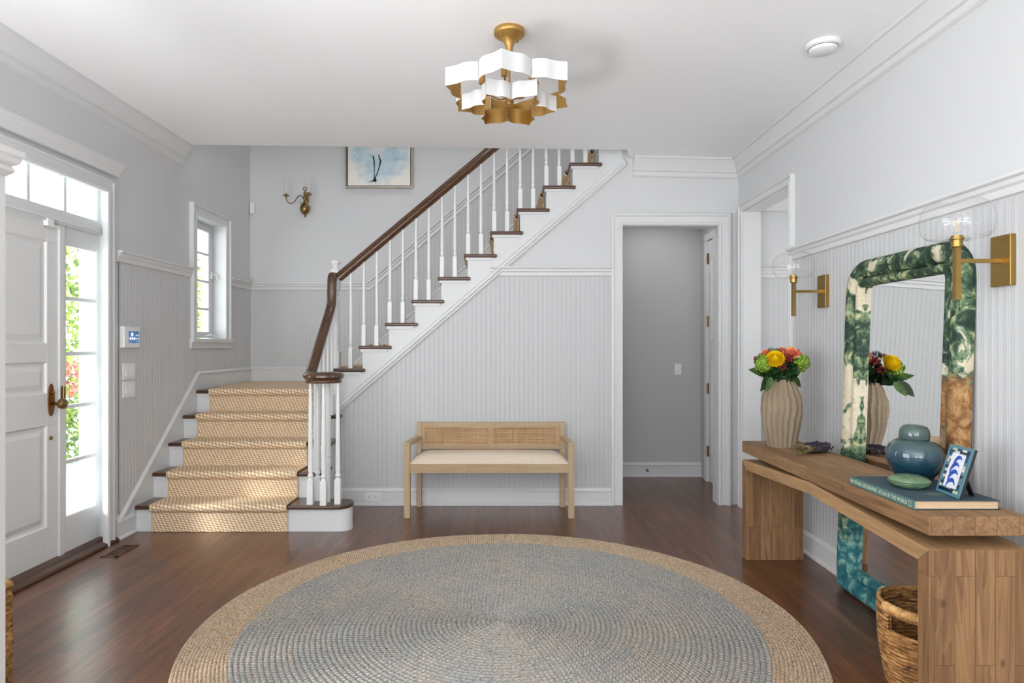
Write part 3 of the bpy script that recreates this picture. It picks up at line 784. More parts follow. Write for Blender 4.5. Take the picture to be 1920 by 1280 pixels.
def rings(name, mat, ra, rb, n, hgt, sx=1.0, ns=5, seg=260):
    m = MB(); vs = []; fs = []; rows = []
    p = (rb-ra)/n
    for i in range(n):
        for j in range(ns):
            q = j/ns; rows.append((ra+(i+q)*p, .004+hgt*math.sqrt(max(0, 1-(2*q-1)**2))*.9 if j else .0045))
    rows += [(rb, .004), (rb+.002, 0.0005)]
    for (r, z) in rows:
        for k in range(seg):
            a = 2*PI*k/seg
            wob = .0028*math.sin(3*a+r*5)+.0018*math.sin(7*a+r*14)+.0012*math.sin(13*a+r*31)
            vs.append((r*(1+wob)*math.cos(a)*sx, r*(1+wob)*math.sin(a), z))
    nr = len(rows)
    for j in range(nr-1):
        for k in range(seg): fs.append((j*seg+k, j*seg+(k+1) % seg, (j+1)*seg+(k+1) % seg, (j+1)*seg+k))
    m.add(vs, fs); return m.build(name, mat, rg, local=True, smooth=80, recalc=False)
rings('grey_centre', M_RUG, .002, 1.0863, 51, .009)
rings('tan_border', M_RUGB, 1.085, 1.283, 14, .007)

# ---------------------------------------------------------------- bench
bn = thing('bench', 'light oak bench with cane back and cream seat under the stairs', 'bench', (-.12, 4.62, 0))
fy, by = 4.43, 4.76
for sx in (-1, 1):
    xf = -.1215+sx*.5695; xb = -.118+sx*.532
    m = MB().box(xf-.021, xf+.021, fy+.0005, fy+.042, 0, .501); m.build('front_leg', M_BENCHV, bn, bevel=.003)
    m = MB().prism([(by-.02, 0), (by+.012, 0), (by+.022, .40), (by+.032, .627), (by+.0, .627), (by-.014, .40)], 'x', xb-.018, xb+.018); m.build('back_leg', M_BENCHV, bn, bevel=.003)
    m = MB(); m.add([(xf-.021, fy, .500), (xf+.021, fy, .500), (xb+.018, by, .500), (xb-.018, by, .500), (xf-.021, fy, .528), (xf+.021, fy, .528), (xb+.018, by, .528), (xb-.018, by, .528)],
                    [(0, 3, 2, 1), (4, 5, 6, 7), (0, 1, 5, 4), (1, 2, 6, 5), (2, 3, 7, 6), (3, 0, 4, 7)]); m.build('armrest', M_BENCH, bn, bevel=.003)
    m = MB(); m.add([(xf-.015, fy+.04, .315), (xf+.012, fy+.04, .315), (xb+.012, by-.01, .315), (xb-.012, by-.01, .315), (xf-.015, fy+.04, .372), (xf+.012, fy+.04, .372), (xb+.012, by-.01, .372), (xb-.012, by-.01, .372)],
                    [(0, 3, 2, 1), (4, 5, 6, 7), (0, 1, 5, 4), (1, 2, 6, 5), (2, 3, 7, 6), (3, 0, 4, 7)]); m.build('side_rail', M_BENCH, bn)
m = MB().box(-.67, .427, fy+.006, fy+.034, .313, .373); m.box(-.63, .39, by-.012, by+.012, .313, .373); m.build('seat_frame', M_BENCH, bn, bevel=.002)
m = MB()
bf = by+.004
m.box(-.632, .396, bf, bf+.024, .592, .626); m.box(-.632, .396, bf, bf+.024, .425, .462)
m.box(-.632, -.610, bf, bf+.024, .462, .592); m.box(.374, .396, bf, bf+.024, .462, .592); m.box(-.132, -.104, bf, bf+.024, .462, .592)
m.build('back_frame', M_BENCH, bn, bevel=.002)
def cane():
    m = NT('cane_webbing'); m.set(Roughness=.6)
    sep = m.n('ShaderNodeSeparateXYZ'); m.l(m.co(), sep.inputs[0])
    nz = m.noise(m.co((60, 1, 4)), 1.2, 2); nz2 = m.noise(m.co((4, 1, 60)), 1.2, 2)
    c = m.ramp(m.math('ADD', m.math('MULTIPLY', nz, .5), m.math('MULTIPLY', nz2, .5)), [(.35, rgb(176, 132, 86)), (.65, rgb(216, 180, 132))])
    m.col(c); return m.m
M_CANE = cane()
for (a0, a1) in ((-.610, -.132), (-.104, .374)):
    m = MB(); k = 0; rr = random.Random(5)
    x = a0
    while x < a1:
        wd = .0028+.002*(k % 4 == 0); m.box(x, min(x+wd, a1), bf+.009+.001*(k % 2), bf+.0115+.001*(k % 2), .462, .592); x += .0056+.0022*rr.random(); k += 1
    z = .462; k = 0
    while z < .592:
        wd = .0028+.0022*(k % 3 == 0); m.box(a0, a1, bf+.0075, bf+.009, z, min(z+wd, .592)); z += .0056+.002*rr.random(); k += 1
    m.sweep([(a0, bf+.006, .462), (a1, bf+.006, .462), (a1, bf+.006, .592), (a0, bf+.006, .592)], NB, [(0, 0), (.004, 0), (.004, .006), (0, .006)], closed=True)
    o = m.build('cane_panel', M_CANE, bn); o['label'] = 'woven cane back panel'
# cushion
m = MB(); nxs, nys = 40, 14; vs = []; fs = []
cxs = (-.693, .450)
for j in range(nys+1):
    v = j/nys
    for i in range(nxs+1):
        u = i/nxs; y = fy+.016+v*(by-fy-.03); sh = .04*v
        x = cxs[0]+sh+(cxs[1]-cxs[0]-2*sh)*u
        e = min(u, 1-u)*(cxs[1]-cxs[0]); f = min(v, 1-v)*(by-fy)
        h = .060*min(1, (1-(1-min(e/.12, 1))**2))**.75*(.22+.78*min(1, (1-(1-min(f/.09, 1))**2)))+.008*math.sin(PI*u)*math.sin(PI*v)
        vs.append((x, y, .374+h))
b0 = len(vs)
for j in range(nys):
    for i in range(nxs): a = j*(nxs+1)+i; fs.append((a, a+1, a+nxs+2, a+nxs+1))
for j in range(nys+1):
    for i in range(nxs+1): p = vs[j*(nxs+1)+i]; vs.append((p[0], p[1], .374))
for i in range(nxs): fs += [(i, i+1, b0+i+1, b0+i), (nys*(nxs+1)+i, nys*(nxs+1)+i+1, b0+nys*(nxs+1)+i+1, b0+nys*(nxs+1)+i)]
for j in range(nys): a, b = j*(nxs+1), (j+1)*(nxs+1); fs += [(a, b, b0+b, b0+a), (a+nxs, b+nxs, b0+b+nxs, b0+a+nxs)]
fs.append((b0, b0+nxs, b0+nys*(nxs+1)+nxs, b0+nys*(nxs+1)))
lin = NT('cream_linen'); lin.set(Roughness=.9); nz = lin.noise(lin.co((400, 1, 40)), 1, 2); lin.col(lin.ramp(lin.noise(lin.co(), 260, 3), [(.3, rgb(206, 188, 164)), (.7, rgb(232, 218, 198))])); lin.bump(lin.noise(lin.co(), 300, 2), .3, .001)
m.add(vs, fs); m.v = m.v; o = m.build('seat_cushion', lin.m, bn, smooth=60); o['label'] = 'cream linen seat cushion'

# ---------------------------------------------------------------- console table
tb = thing('console_table', 'rustic reclaimed wood console table with floating top along the right wall', 'table', (1.48, 2.85, 0))
TX0, TX1, TY0, TY1 = 1.335, 1.655, 2.022, 3.63
m = MB().box(TX0, TX1, TY0, TY1, .597, .658); m.build('table_top', M_TAB_Y, tb, bevel=.003)
ym = (TY0+TY1)/2
for (a, b) in ((TY0, TY0+.058), (TY1-.062, TY1)):
    m = MB().prism([(a, 0), (b, 0), (b, .503 if b < 3 else .553), (a, .553 if a < 3 else .503)], 'x', TX0, TX1)
    m.build('leg', M_TAB_Z, tb, bevel=.003)
m = MB(); m.prism([(TY0+.0, .5531), (ym, .5965), (TY1, .5531), (TY1-.062, .5035), (ym, .543), (TY0+.058, .5035)], 'x', TX0, TX1)
m.build('frame_beam', M_TAB_F, tb, bevel=.002)

# ---------------------------------------------------------------- leaning mirror
MH, MWd = 1.605, .84
mir = thing('floor_mirror', 'tall leaning floor mirror in a rolled green foliage tapestry frame', 'mirror', (1.682, 2.78, .002), (0, R(2.0), 0))
def rrect(y0, y1, z0, z1, r, n=8, rb=.05):
    pts = []
    for (cy, cz_, a0, rr) in ((y1-r, z1-r, 0, r), (y0+r, z1-r, 90, r), (y0+rb, z0+rb, 180, rb), (y1-rb, z0+rb, 270, rb)):
        for k in range(n+1): a = R(a0+90*k/n); pts.append((cy+rr*math.cos(a), cz_+rr*math.sin(a)))
    return pts
def fabric():
    m = NT('tapestry_fabric'); m.set(Roughness=.75)
    co = m.co((1, 1, 1))
    sep = m.n('ShaderNodeSeparateXYZ'); m.l(co, sep.inputs[0]); y, z = sep.outputs[1], sep.outputs[2]
    n1 = m.noise(m.co((1, 1, .75)), 6.0, 6, .60, .8)       # leaf masses
    n2 = m.noise(m.co((1, 1, 1), loc=(3, 5, 1)), 17, 7, .68, .7)    # veins
    n3 = m.noise(m.co((1, 1, 1), loc=(9, 2, 4)), 3.2, 2, .5)
    green = m.ramp(n2, [(.34, rgb(16, 36, 28)), (.48, rgb(40, 66, 50)), (.55, rgb(92, 116, 82)), (.63, rgb(186, 186, 142))])
    cream = m.ramp(n2, [(.3, rgb(190, 176, 146)), (.6, rgb(214, 204, 180))])
    teal = m.ramp(n2, [(.3, rgb(14, 60, 74)), (.5, rgb(36, 112, 122)), (.62, rgb(120, 170, 158)), (.75, rgb(206, 206, 180))])
    brown = m.ramp(n2, [(.3, rgb(64, 40, 20)), (.48, rgb(128, 86, 46)), (.66, rgb(188, 150, 98))])
    # height zones
    top = m.ramp(m.math('ADD', z, m.math('MULTIPLY', n3, .4)), [(.50, (1, 1, 1)), (.62, (0, 0, 0))])
    zone = m.mix(top, green, teal)
    near = m.ramp(m.math('ADD', m.math('MULTIPLY', y, -1), .0), [(.22, (0, 0, 0)), (.24, (1, 1, 1))])
    zb = m.math('ABSOLUTE', m.math('SUBTRACT', m.math('ADD', z, m.math('MULTIPLY', n3, .25)), .99))
    bz = m.math('MULTIPLY', m.ramp(zb, [(.17, (1, 1, 1)), (.20, (0, 0, 0))]), near)
    zone = m.mix(bz, zone, brown)
    mask = m.ramp(m.math('ADD', n1, m.math('MULTIPLY', m.math('SUBTRACT', z, .8), .01)), [(.425, (1, 1, 1)), (.445, (0, 0, 0))])
    mask = m.math('MULTIPLY', mask, m.math('SUBTRACT', 1, m.math('MULTIPLY', bz, .7)))
    outl = m.ramp(m.math('ADD', n1, m.math('MULTIPLY', m.math('SUBTRACT', z, .8), .01)), [(.415, (0, 0, 0)), (.435, (.8, .8, .8)), (.46, (0, 0, 0))])
    c = m.mix(mask, zone, cream); c = m.mix(outl, c, rgb(96, 124, 96))
    m.col(c); m.bump(m.noise(m.co(), 350, 2), .2, .001)
    return m.m
M_TAP = fabric()
prof = []
for k in range(11): a = PI*k/10; prof.append((.012+.040*math.sin(a)**.8, .042-.042*math.cos(a)))
for k in range(1, 11): a = PI*k/10; prof.append((.008+.034*math.sin(a)**.8, .104-.020*math.cos(a)))
prof += [(0, .124), (-.004, .12), (-.004, .004)]
loop = rrect(-MWd/2, MWd/2, 0.0, MH, .15)
m = MB(); m.sweep([(0, y, z) for y, z in loop], (-1, 0, 0), prof, closed=True)
sgn_test = True
# make sure the roll lies inside the outline
if max(abs(v[1]) for v in m.v) > MWd/2+.02:
    m = MB(); m.sweep([(0, y, z) for y, z in loop], (-1, 0, 0), [(a, -b) for a, b in prof], closed=True)
m.build('frame', M_TAP, mir, local=True, smooth=50)
mm = NT('mirror_silver'); mm.set(Metallic=1, Roughness=.0); mm.col((.93, .94, .93))
m = MB(); inner = rrect(-MWd/2+.115, MWd/2-.115, .115, MH-.115, .04, rb=.03)
m.prism(inner, 'x', -.006, -.002); m.build('mirror_glass', mm.m, mir, local=True)

# ---------------------------------------------------------------- modern globe sconces
def wall_sconce(y, z, label, gr):
    t = thing('globe_sconce', label, 'wall lamp', (XR, y, z), group='brass globe sconces on the right wall')
    MB().box(-.030, -.009, -.045, .045, -.088, .088).build('back_plate', M_BRASS, t, local=True, bevel=.002)
    xs = -.18
    MB().box(xs, -.026, -.007, .007, -.007, .007).build('arm', M_BRASS, t, local=True)
    m = MB().box(xs-.009, xs+.009, -.009, .009, -.135, .048)
    m.lathe([(.014, .046), (.018, .049), (.018, .072), (.023, .074), (.023, .080), (.018, .082), (.018, .088)], (xs, 0, 0), 20)
    m.build('stem', M_BRASS, t, local=True, smooth=35)
    g = gr; hh = .140
    prof = [(.022, .074), (g*.55, .073), (g*.82, .081), (g*.95, .098), (g, .125), (g, .148), (g*.95, .175), (g*.84, .194), (g*.70, .205), (g*.50, .211), (g*.42, .212), (g*.41, .214)]
    inn = [(r-.0018 if r > .025 else r, zz+.0015 if zz < .15 else zz-.0012) for r, zz in prof][::-1]
    m = MB().lathe(prof, (xs, 0, 0), 40, cap=False); m.build('glass_globe', M_GLASS, t, local=True, smooth=60)
    b = MB().lathe([(.010, .084), (.012, .095), (.024, .118), (.028, .134), (.024, .152), (.010, .162), (.001, .163)], (xs, 0, 0), 20)
    bl = b.build('bulb', M_GLASS, t, local=True, smooth=60)
    f = MB()
    for k in range(4): f.tube([(xs+.004*math.cos(k*1.57), .004*math.sin(k*1.57), .10), (xs+.010*math.cos(k*1.57), .010*math.sin(k*1.57), .142)], .0012, 5)
    f.build('filament', M_FIL, bl, local=True)
    return t
M_FIL = paint('amber_filament', rgb(214, 186, 160), .4)
wall_sconce(2.225, 1.493, 'larger looking near brass sconce with clear glass globe right of the mirror top', .113)
wall_sconce(3.49, 1.493, 'far brass sconce with clear glass globe left of the mirror', .108)

# ---------------------------------------------------------------- chandelier
ch = thing('ceiling_light', 'white and gold petal ceiling light hanging from a round brass canopy', 'ceiling light', (.012, 2.90, cz(.012)))
m = MB().lathe([(.068, 0), (.070, -.004), (.070, -.020), (.066, -.025), (.045, -.036), (.026, -.055), (.017, -.075), (.014, -.10), (.001, -.10)], n=36)
for a in (40, 220): m.tube([(.05*math.cos(R(a)), .05*math.sin(R(a)), -.028), (.05*math.cos(R(a)), .05*math.sin(R(a)), -.042)], .004, 8)
m.build('canopy', M_GOLD, ch, local=True, smooth=40)
MB().tube([(0, 0, -.09), (0, 0, -.335)], .006).build('stem', M_GOLD, ch, local=True, smooth=60)
zz0 = cz(.012)
def petals(rout, rin, z0, z1, rot, cnt=6, t=.003):
    half = 180/cnt
    for k in range(cnt):
        c = rot+k*360/cnt; m = MB(); vs = []; seg = []
        N = 22
        for i in range(N+1):
            a = -half+2*half*i/N; u = 1-abs(a)/half
            g = .50*math.sin(min(u/.55, 1)*PI/2)+(0 if u < .55 else .50*((u-.55)/.45)**1.7)
            r = rin+(rout-rin)*g; th = R(c+a*.985); seg.append((r*math.cos(th), r*math.sin(th), (r-t)*math.cos(th), (r-t)*math.sin(th)))
        for (xo, yo, xi, yi) in seg: vs += [(xo, yo, z0-zz0), (xo, yo, z1-zz0), (xi, yi, z1-zz0), (xi, yi, z0-zz0)]
        fs = []; mi = []
        for i in range(N):
            b = 4*i
            fs += [(b, b+4, b+5, b+1), (b+1, b+5, b+6, b+2), (b+2, b+6, b+7, b+3), (b+3, b+7, b+4, b)]; mi += [0, 0, 1, 1]
        fs += [(0, 1, 2, 3), (4*N+3, 4*N+2, 4*N+1, 4*N)]; mi += [0, 0]
        bse = len(m.v); m.v += vs; m.f += fs; m.mi += mi
        m.build('petal', [M_WHITEM, M_GOLD], ch, local=True, smooth=35, recalc=False)
petals(.305, .225, 2.325, 2.405, -96)
petals(.215, .130, 2.262, 2.332, -90+33)
m = MB()
for k in range(6):
    a = R(20+60*k); m.tube([(0, 0, -.31), (.06*math.cos(a), .06*math.sin(a), -.30), (.13*math.cos(a), .13*math.sin(a), -.255)], .0045, 8)
m.lathe([(.001, -.345), (.016, -.34), (.02, -.325), (.016, -.305), (.001, -.30)], n=16)
m.build('arm', M_GOLD, ch, local=True, smooth=50)
for k in range(6):
    a = R(20+60*k); m = MB().lathe([(.013, -.262), (.014, -.255), (.014, -.215), (.001, -.215)], (.13*math.cos(a), .13*math.sin(a), 0), 12)
    s_ = m.build('lamp_holder', M_GOLD, ch, local=True, smooth=40)
    MB().lathe([(.006, -.216), (.014, -.195), (.016, -.18), (.008, -.155), (.001, -.14)], (.13*math.cos(a), .13*math.sin(a), 0), 12).build('bulb', M_GLASS, s_, local=True, smooth=60)

# smoke detector
p = V(1.461, 2.957, cz(1.461))
m = MB().lathe([(.074, 0), (.075, -.010), (.072, -.018), (.066, -.020), (.064, -.024), (.060, -.026), (.058, -.036), (.048, -.042), (.001, -.043)], n=36)
o = m.build('smoke_detector', M_PLASTIC, local=True, smooth=35); o.location = p; tag(o, 'round white smoke detector on the ceiling', 'smoke detector')
m = MB().lathe([(.0645, -.0205), (.0655, -.0205), (.0640, -.0245), (.0625, -.0245)], n=36, cap=False); m.build('vent_slot', M_DARK, o, local=True)

# ---------------------------------------------------------------- small wall items
def wallplate(name, label, cat, y0, y1, z0, z1, d=.012, mat=M_PLASTIC, group=None):
    o = MB().box(XL+.004, XL+.009+d, y0, y1, z0, z1).build(name, mat, origin=(XL+.009, (y0+y1)/2, z0), bevel=.003); return tag(o, label, cat, group)
o = wallplate('security_panel', 'white touchscreen alarm panel with blue screen beside the front door', 'alarm panel', 3.965, 4.135, 1.185, 1.318, .028)
scr = NT('lit_screen'); scr.set(Roughness=.15)
cs = scr.ramp(scr.noise(scr.co(), 14, 2), [(.3, rgb(52, 92, 150)), (.7, rgb(96, 140, 178))]); scr.col(cs)
scr.l(cs, scr.b.inputs['Emission Color']); scr.b.inputs['Emission Strength'].default_value = .45
xs = XL+.009+.028
s_ = MB().box(xs, xs+.0015, 4.008, 4.122, 1.213, 1.288).build('screen', scr.m, o); s_['label'] = 'blue lit screen'
ic = emis('icon_white', (.85, .9, 1.0), .7); m = MB()
def ring_(m, cy, cz_, ry, rz, w_=.0022):
    pts = [V(xs+.002, cy+ry*math.cos(a), cz_+rz*math.sin(a)) for a in [2*PI*k/16 for k in range(16)]]
    m.tube(pts, w_, 5, closed=True)
ring_(m, 4.043, 1.268, .006, .010, .003)
for i in range(3): ring_(m, 4.024+.022*i, 1.242, .0055, .006)
for i in range(2):
    for j in range(2): ring_(m, 4.088+.022*i, 1.242+.022*j, .004, .004, .0012)
m.build('screen_icons', ic, s_)
for (z0, z1, lab) in ((.985, 1.085, 'upper white double light switch plate below the alarm panel'), (.870, .970, 'lower white double light switch plate below the alarm panel')):
    o = wallplate('light_switch', lab, 'light switch', 3.99, 4.12, z0, z1, .006, group='switch plates beside the front door')
    for k in range(2):
        yy = 4.012+.048*k; m = MB().prism([(XL+.015, z0+.02), (XL+.022, z0+.021), (XL+.017, z1-.02), (XL+.015, z1-.02)], 'y', yy, yy+.036); m.build('rocker', M_PLASTIC, o, bevel=.001)
hp = px(1271, 692, 5.86)
o = tag(MB().box(hp.x-.033, hp.x+.033, 5.85, 5.861, hp.z-.052, hp.z+.052).build('light_switch', M_PLASTIC, origin=(hp.x, 5.861, hp.z), bevel=.003), 'white single light switch on the grey hall wall', 'light switch')
MB().box(hp.x-.015, hp.x+.015, 5.846, 5.851, hp.z-.03, hp.z+.03).build('rocker', M_PLASTIC, o, bevel=.001)
# outlet in the baseboard
o = tag(MB().box(-1.062, -.942, YB-.026, YB-.016, .028, .098).build('wall_outlet', M_PLASTIC, origin=(-1.0, YB-.018, .03), bevel=.003), 'white double power outlet in the baseboard beside the bench', 'outlet')
for xx in (-1.028, -.976):
    s_ = MB().prism([(xx+.022*math.cos(a), .063+.019*math.sin(a)) for a in [2*PI*k/16 for k in range(16)]], 'y', YB-.029, YB-.025).build('socket', M_PLASTIC, o, bevel=.001)
    m = MB(); m.box(xx-.009, xx-.003, YB-.0295, YB-.028, .068, .072); m.box(xx-.009, xx-.003, YB-.0295, YB-.028, .056, .059); m.box(xx+.006, xx+.011, YB-.0295, YB-.028, .061, .066)
    m.build('socket_slots', M_DARK, s_)
o = tag(MB().box(XL+.006, XL+.052, YF-.035, YF-.002, 2.425, 2.53).build('motion_sensor', M_PLASTIC, origin=(XL+.03, YF-.0, 2.43), bevel=.008), 'small white motion sensor in the corner of the stairwell', 'sensor')
# floor vent
M_VENT = wood('vent_wood', 'Y', 'X', 2, 9, rgb(100, 66, 44), rgb(100, 66, 44), rgb(48, 28, 18), .4, .5, 1, 0)
vt = thing('floor_vent', 'brown wooden floor register in front of the front door corner', 'floor vent', (-2.25, 3.73, 0))
m = MB(); x0_, x1_, y0_, y1_ = -2.30, -2.205, 3.62, 3.84
for a in ((x0_, x0_+.012, y0_, y1_), (x1_-.012, x1_, y0_, y1_), (x0_, x1_, y0_, y0_+.014), (x0_, x1_, y1_-.014, y1_), (x0_, x1_, 3.722, 3.738)): m.box(*a, .0, .004)
m.build('vent_frame', M_VENT, vt)
m = MB()
for k in range(13):
    y = y0_+.02+k*.0155; m.box(x0_+.01, x1_-.01, y, y+.004, 0, .003)
m.build('slats', M_VENT, vt)
MB().box(x0_+.008, x1_-.008, y0_+.008, y1_-.008, .0, .0012).build('vent_opening', M_DARK, vt)

# ---------------------------------------------------------------- brass candle sconce on the far wall
sc_ = thing('candle_sconce', 'small brass two arm candle sconce with glass chimneys on the stairwell wall', 'wall lamp', (-1.875, YF, 2.47))
m = MB(); RXm = Matrix.Rotation(R(90), 3, 'X')
m.lathe([(.001, -.085), (.005, -.080), (.008, -.068), (.005, -.060), (.018, -.052), (.038, -.030), (.046, -.002), (.040, .026), (.022, .044), (.012, .052), (.016, .064), (.010, .074), (.018, .088), (.020, .098), (.012, .110), (.009, .130), (.014, .142), (.008, .155), (.004, .165)], (0, -.052, 0), 20)
m.tube([(.016*math.cos(a), -.052, .182+.016*math.sin(a)) for a in [2*PI*k/14 for k in range(14)]], .0045, 6, closed=True)
m.lathe([(.030, 0), (.028, .008), (.01, .012), (.01, .05)], (0, 0, .02), 16, mat=RXm)
m.build('sconce_body', M_BRASSO, sc_, local=True, smooth=50)
for sgn, ex, ey in ((-1, -.135, -.10), (1, .080, -.14)):
    p0 = V(0, -.052, .075)
    pts = [p0, V(ex*.22, -.06+ey*.1, .115), V(ex*.42, -.06+ey*.25, .100), V(ex*.62, -.06+ey*.5, .045), V(ex*.85, -.06+ey*.8, .030), V(ex, -.06+ey, .060), V(ex*1.02, -.06+ey, .095)]
    fine = []
    for i in range(len(pts)-1):
        for k in range(5):
            t_ = k/5; a_, b_, c_, d_ = pts[max(i-1, 0)], pts[i], pts[i+1], pts[min(i+2, len(pts)-1)]
            fine.append(.5*((2*b_)+(c_-a_)*t_+(2*a_-5*b_+4*c_-d_)*t_*t_+(3*b_-a_-3*c_+d_)*t_**3))
    m = MB(); m.tube(fine, .005, 8); e_ = pts[-1]
    m.tube([p0, V(ex*.12, -.07, .05), V(ex*.2, -.08, .035), V(ex*.28, -.08, .05), V(ex*.22, -.08, .062)], .0035, 6)
    m.lathe([(.006, 0), (.014, .006), (.030, .010), (.031, .014), (.016, .016), (.014, .030), (.001, .030)], e_-V(0, 0, .012), 16)
    ar = m.build('arm', M_BRASSO, sc_, local=True, smooth=50)
    MB().lathe([(.009, 0), (.009, .085), (.006, .088), (.007, .10), (.004, .118), (.001, .128)], e_+V(0, 0, .016), 12).build('candle', M_WHITEM, ar, local=True, smooth=40)
    MB().lathe([(.020, 0), (.026, .02), (.028, .06), (.030, .11), (.034, .145)], e_+V(0, 0, .008), 20, cap=False).build('glass_chimney', M_GLASS, ar, local=True, smooth=60)

# ---------------------------------------------------------------- painting above the landing
pt = thing('bird_painting', 'framed painting of long dark bird legs on pale blue wash on the stairwell wall', 'painting', (-1.19, YF-.02, 2.665))
px0, px1, pz0, pz1 = -.315, .315, 0, .86
M_SILV = metal('silver_frame', rgb(200, 192, 176), .4)
m = MB(); m.sweep([(px0, 0, pz0), (px1, 0, pz0), (px1, 0, pz1), (px0, 0, pz1)], NB, [(-.01, 0), (-.01, -.014), (.028, -.014), (.028, 0)], closed=True)
if max(v[0] for v in m.v) > px1+.005:
    m = MB(); m.sweep([(px0, 0, pz0), (px1, 0, pz0), (px1, 0, pz1), (px0, 0, pz1)], NB, [(-.01, 0), (-.01, .014), (.028, .014), (.028, 0)], closed=True)
m.build('frame', M_SILV, pt, local=True)
m = MB().box(px0+.012, px1-.012, -.002, .012, pz0+.012, pz1-.012); m.build('shadow_gap', M_BLACK, pt, local=True)  # black inner line of the frame
cv = NT('watercolour_canvas'); cv.set(Roughness=.8)
sep = cv.n('ShaderNodeSeparateXYZ'); cv.l(cv.co(), sep.inputs[0]); x_, z_ = sep.outputs[0], sep.outputs[2]
dx_ = cv.math('MULTIPLY', cv.math('SUBTRACT', x_, -.0), 1.0); dz_ = cv.math('MULTIPLY', cv.math('SUBTRACT', z_, .42), .82)
dist = cv.math('SQRT', cv.math('ADD', cv.math('MULTIPLY', dx_, dx_), cv.math('MULTIPLY', dz_, dz_)))
nz = cv.noise(cv.co(), 7, 5, .6, .8)
ms = cv.ramp(cv.math('ADD', dist, cv.math('MULTIPLY', cv.math('SUBTRACT', nz, .5), .35)), [(.05, (.25, .25, .25)), (.15, (.9, .9, .9)), (.22, (.8, .8, .8)), (.34, (0, 0, 0))])
blue = cv.ramp(cv.noise(cv.co(), 12, 4), [(.3, rgb(136, 184, 208)), (.7, rgb(200, 220, 228))])
cv.col(cv.mix(ms, rgb(238, 232, 224), blue))
cvs = MB().box(px0+.024, px1-.024, -.014, .0, pz0+.024, pz1-.024).build('canvas', cv.m, pt, local=True)
M_INK = paint('ink', (.012, .012, .015), .6)
m = MB(); yy = -.015
def leg_(pts, ws):
    for (a, b), (w0, w1) in zip(zip(pts, pts[1:]), zip(ws, ws[1:])):
        m.add([(a[0]-w0, yy, a[1]), (a[0]+w0, yy, a[1]), (b[0]+w1, yy, b[1]), (b[0]-w1, yy, b[1]), (a[0]-w0, yy+.001, a[1]), (a[0]+w0, yy+.001, a[1]), (b[0]+w1, yy+.001, b[1]), (b[0]-w1, yy+.001, b[1])],
              [(0, 1, 2, 3), (4, 7, 6, 5), (0, 4, 5, 1), (1, 5, 6, 2), (2, 6, 7, 3), (3, 7, 4, 0)])
leg_([(-.055, .30), (-.045, .24), (-.043, .19), (-.045, .10), (-.045, .06)], [.007, .006, .004, .0035, .006])
leg_([(-.005, .31), (.015, .25), (.012, .235), (-.01, .15), (-.035, .10), (-.035, .06)], [.005, .008, .007, .004, .006, .004])
leg_([(-.03, .085), (-.06, .068), (-.105, .052)], [.008, .010, .002]); leg_([(-.03, .075), (-.075, .05)], [.010, .003]); leg_([(-.028, .08), (-.030, .046)], [.006, .002])
m.build('painted_bird', M_INK, cvs, local=True)

# ---------------------------------------------------------------- ribbed vase
vz = .658
vs_ = NT('matt_clay'); vs_.set(Roughness=.85)
vs_.col(vs_.ramp(vs_.noise(vs_.co(), 9, 4), [(.3, rgb(136, 120, 99)), (.7, rgb(150, 134, 112))])); vs_.bump(vs_.noise(vs_.co(), 200, 2), .15, .001)
vc_ = (1.478, 3.44, vz)
def vr(h):
    pts = [(0, .072), (.05, .082), (.12, .096), (.20, .104), (.26, .100), (.32, .078), (.36, .058)]
    for (a, ra), (b, rb) in zip(pts, pts[1:]):
        if h <= b: t_ = (h-a)/(b-a); t_ = t_*t_*(3-2*t_)*.4+t_*.6; return ra+(rb-ra)*t_
    return .058
n_ = 168; NH = 44; m = MB(); vs = []; fs = []
for j in range(NH+1):
    h = .36*j/NH; tw = .15*math.sin(h*20)+.05*math.sin(h*47+1)
    for k in range(n_):
        a = 2*PI*k/n_; q = (a*20/(2*PI)+tw+.25*math.sin(3*a)) % 1.0
        rib = 1-.055*(1-abs(2*q-1))**1.1 if False else 1-.095*abs(math.sin(PI*q))**.8*(.6+.4*min(1, h/.04))
        r = vr(h)*(rib+.035); vs.append((r*math.cos(a), r*math.sin(a), h))
for j in range(NH):
    for k in range(n_): fs.append((j*n_+k, j*n_+(k+1) % n_, (j+1)*n_+(k+1) % n_, (j+1)*n_+k))
fs.append(tuple(range(n_-1, -1, -1)))
b0 = len(vs)
for r_, h_ in ((.048, .36), (.048, .25)):
    for k in range(n_): a = 2*PI*k/n_; vs.append((r_*math.cos(a), r_*math.sin(a), h_))
for k in range(n_): fs += [(NH*n_+k, NH*n_+(k+1) % n_, b0+(k+1) % n_, b0+k), (b0+k, b0+(k+1) % n_, b0+n_+(k+1) % n_, b0+n_+k)]
fs.append(tuple(b0+n_+k for k in range(n_)))
m.add(vs, fs); o = m.build('ribbed_vase', vs_.m, local=True, smooth=55); o.location = vc_; tag(o, 'tall matte tan vase with wavy vertical ribs at the far end of the console table', 'vase')

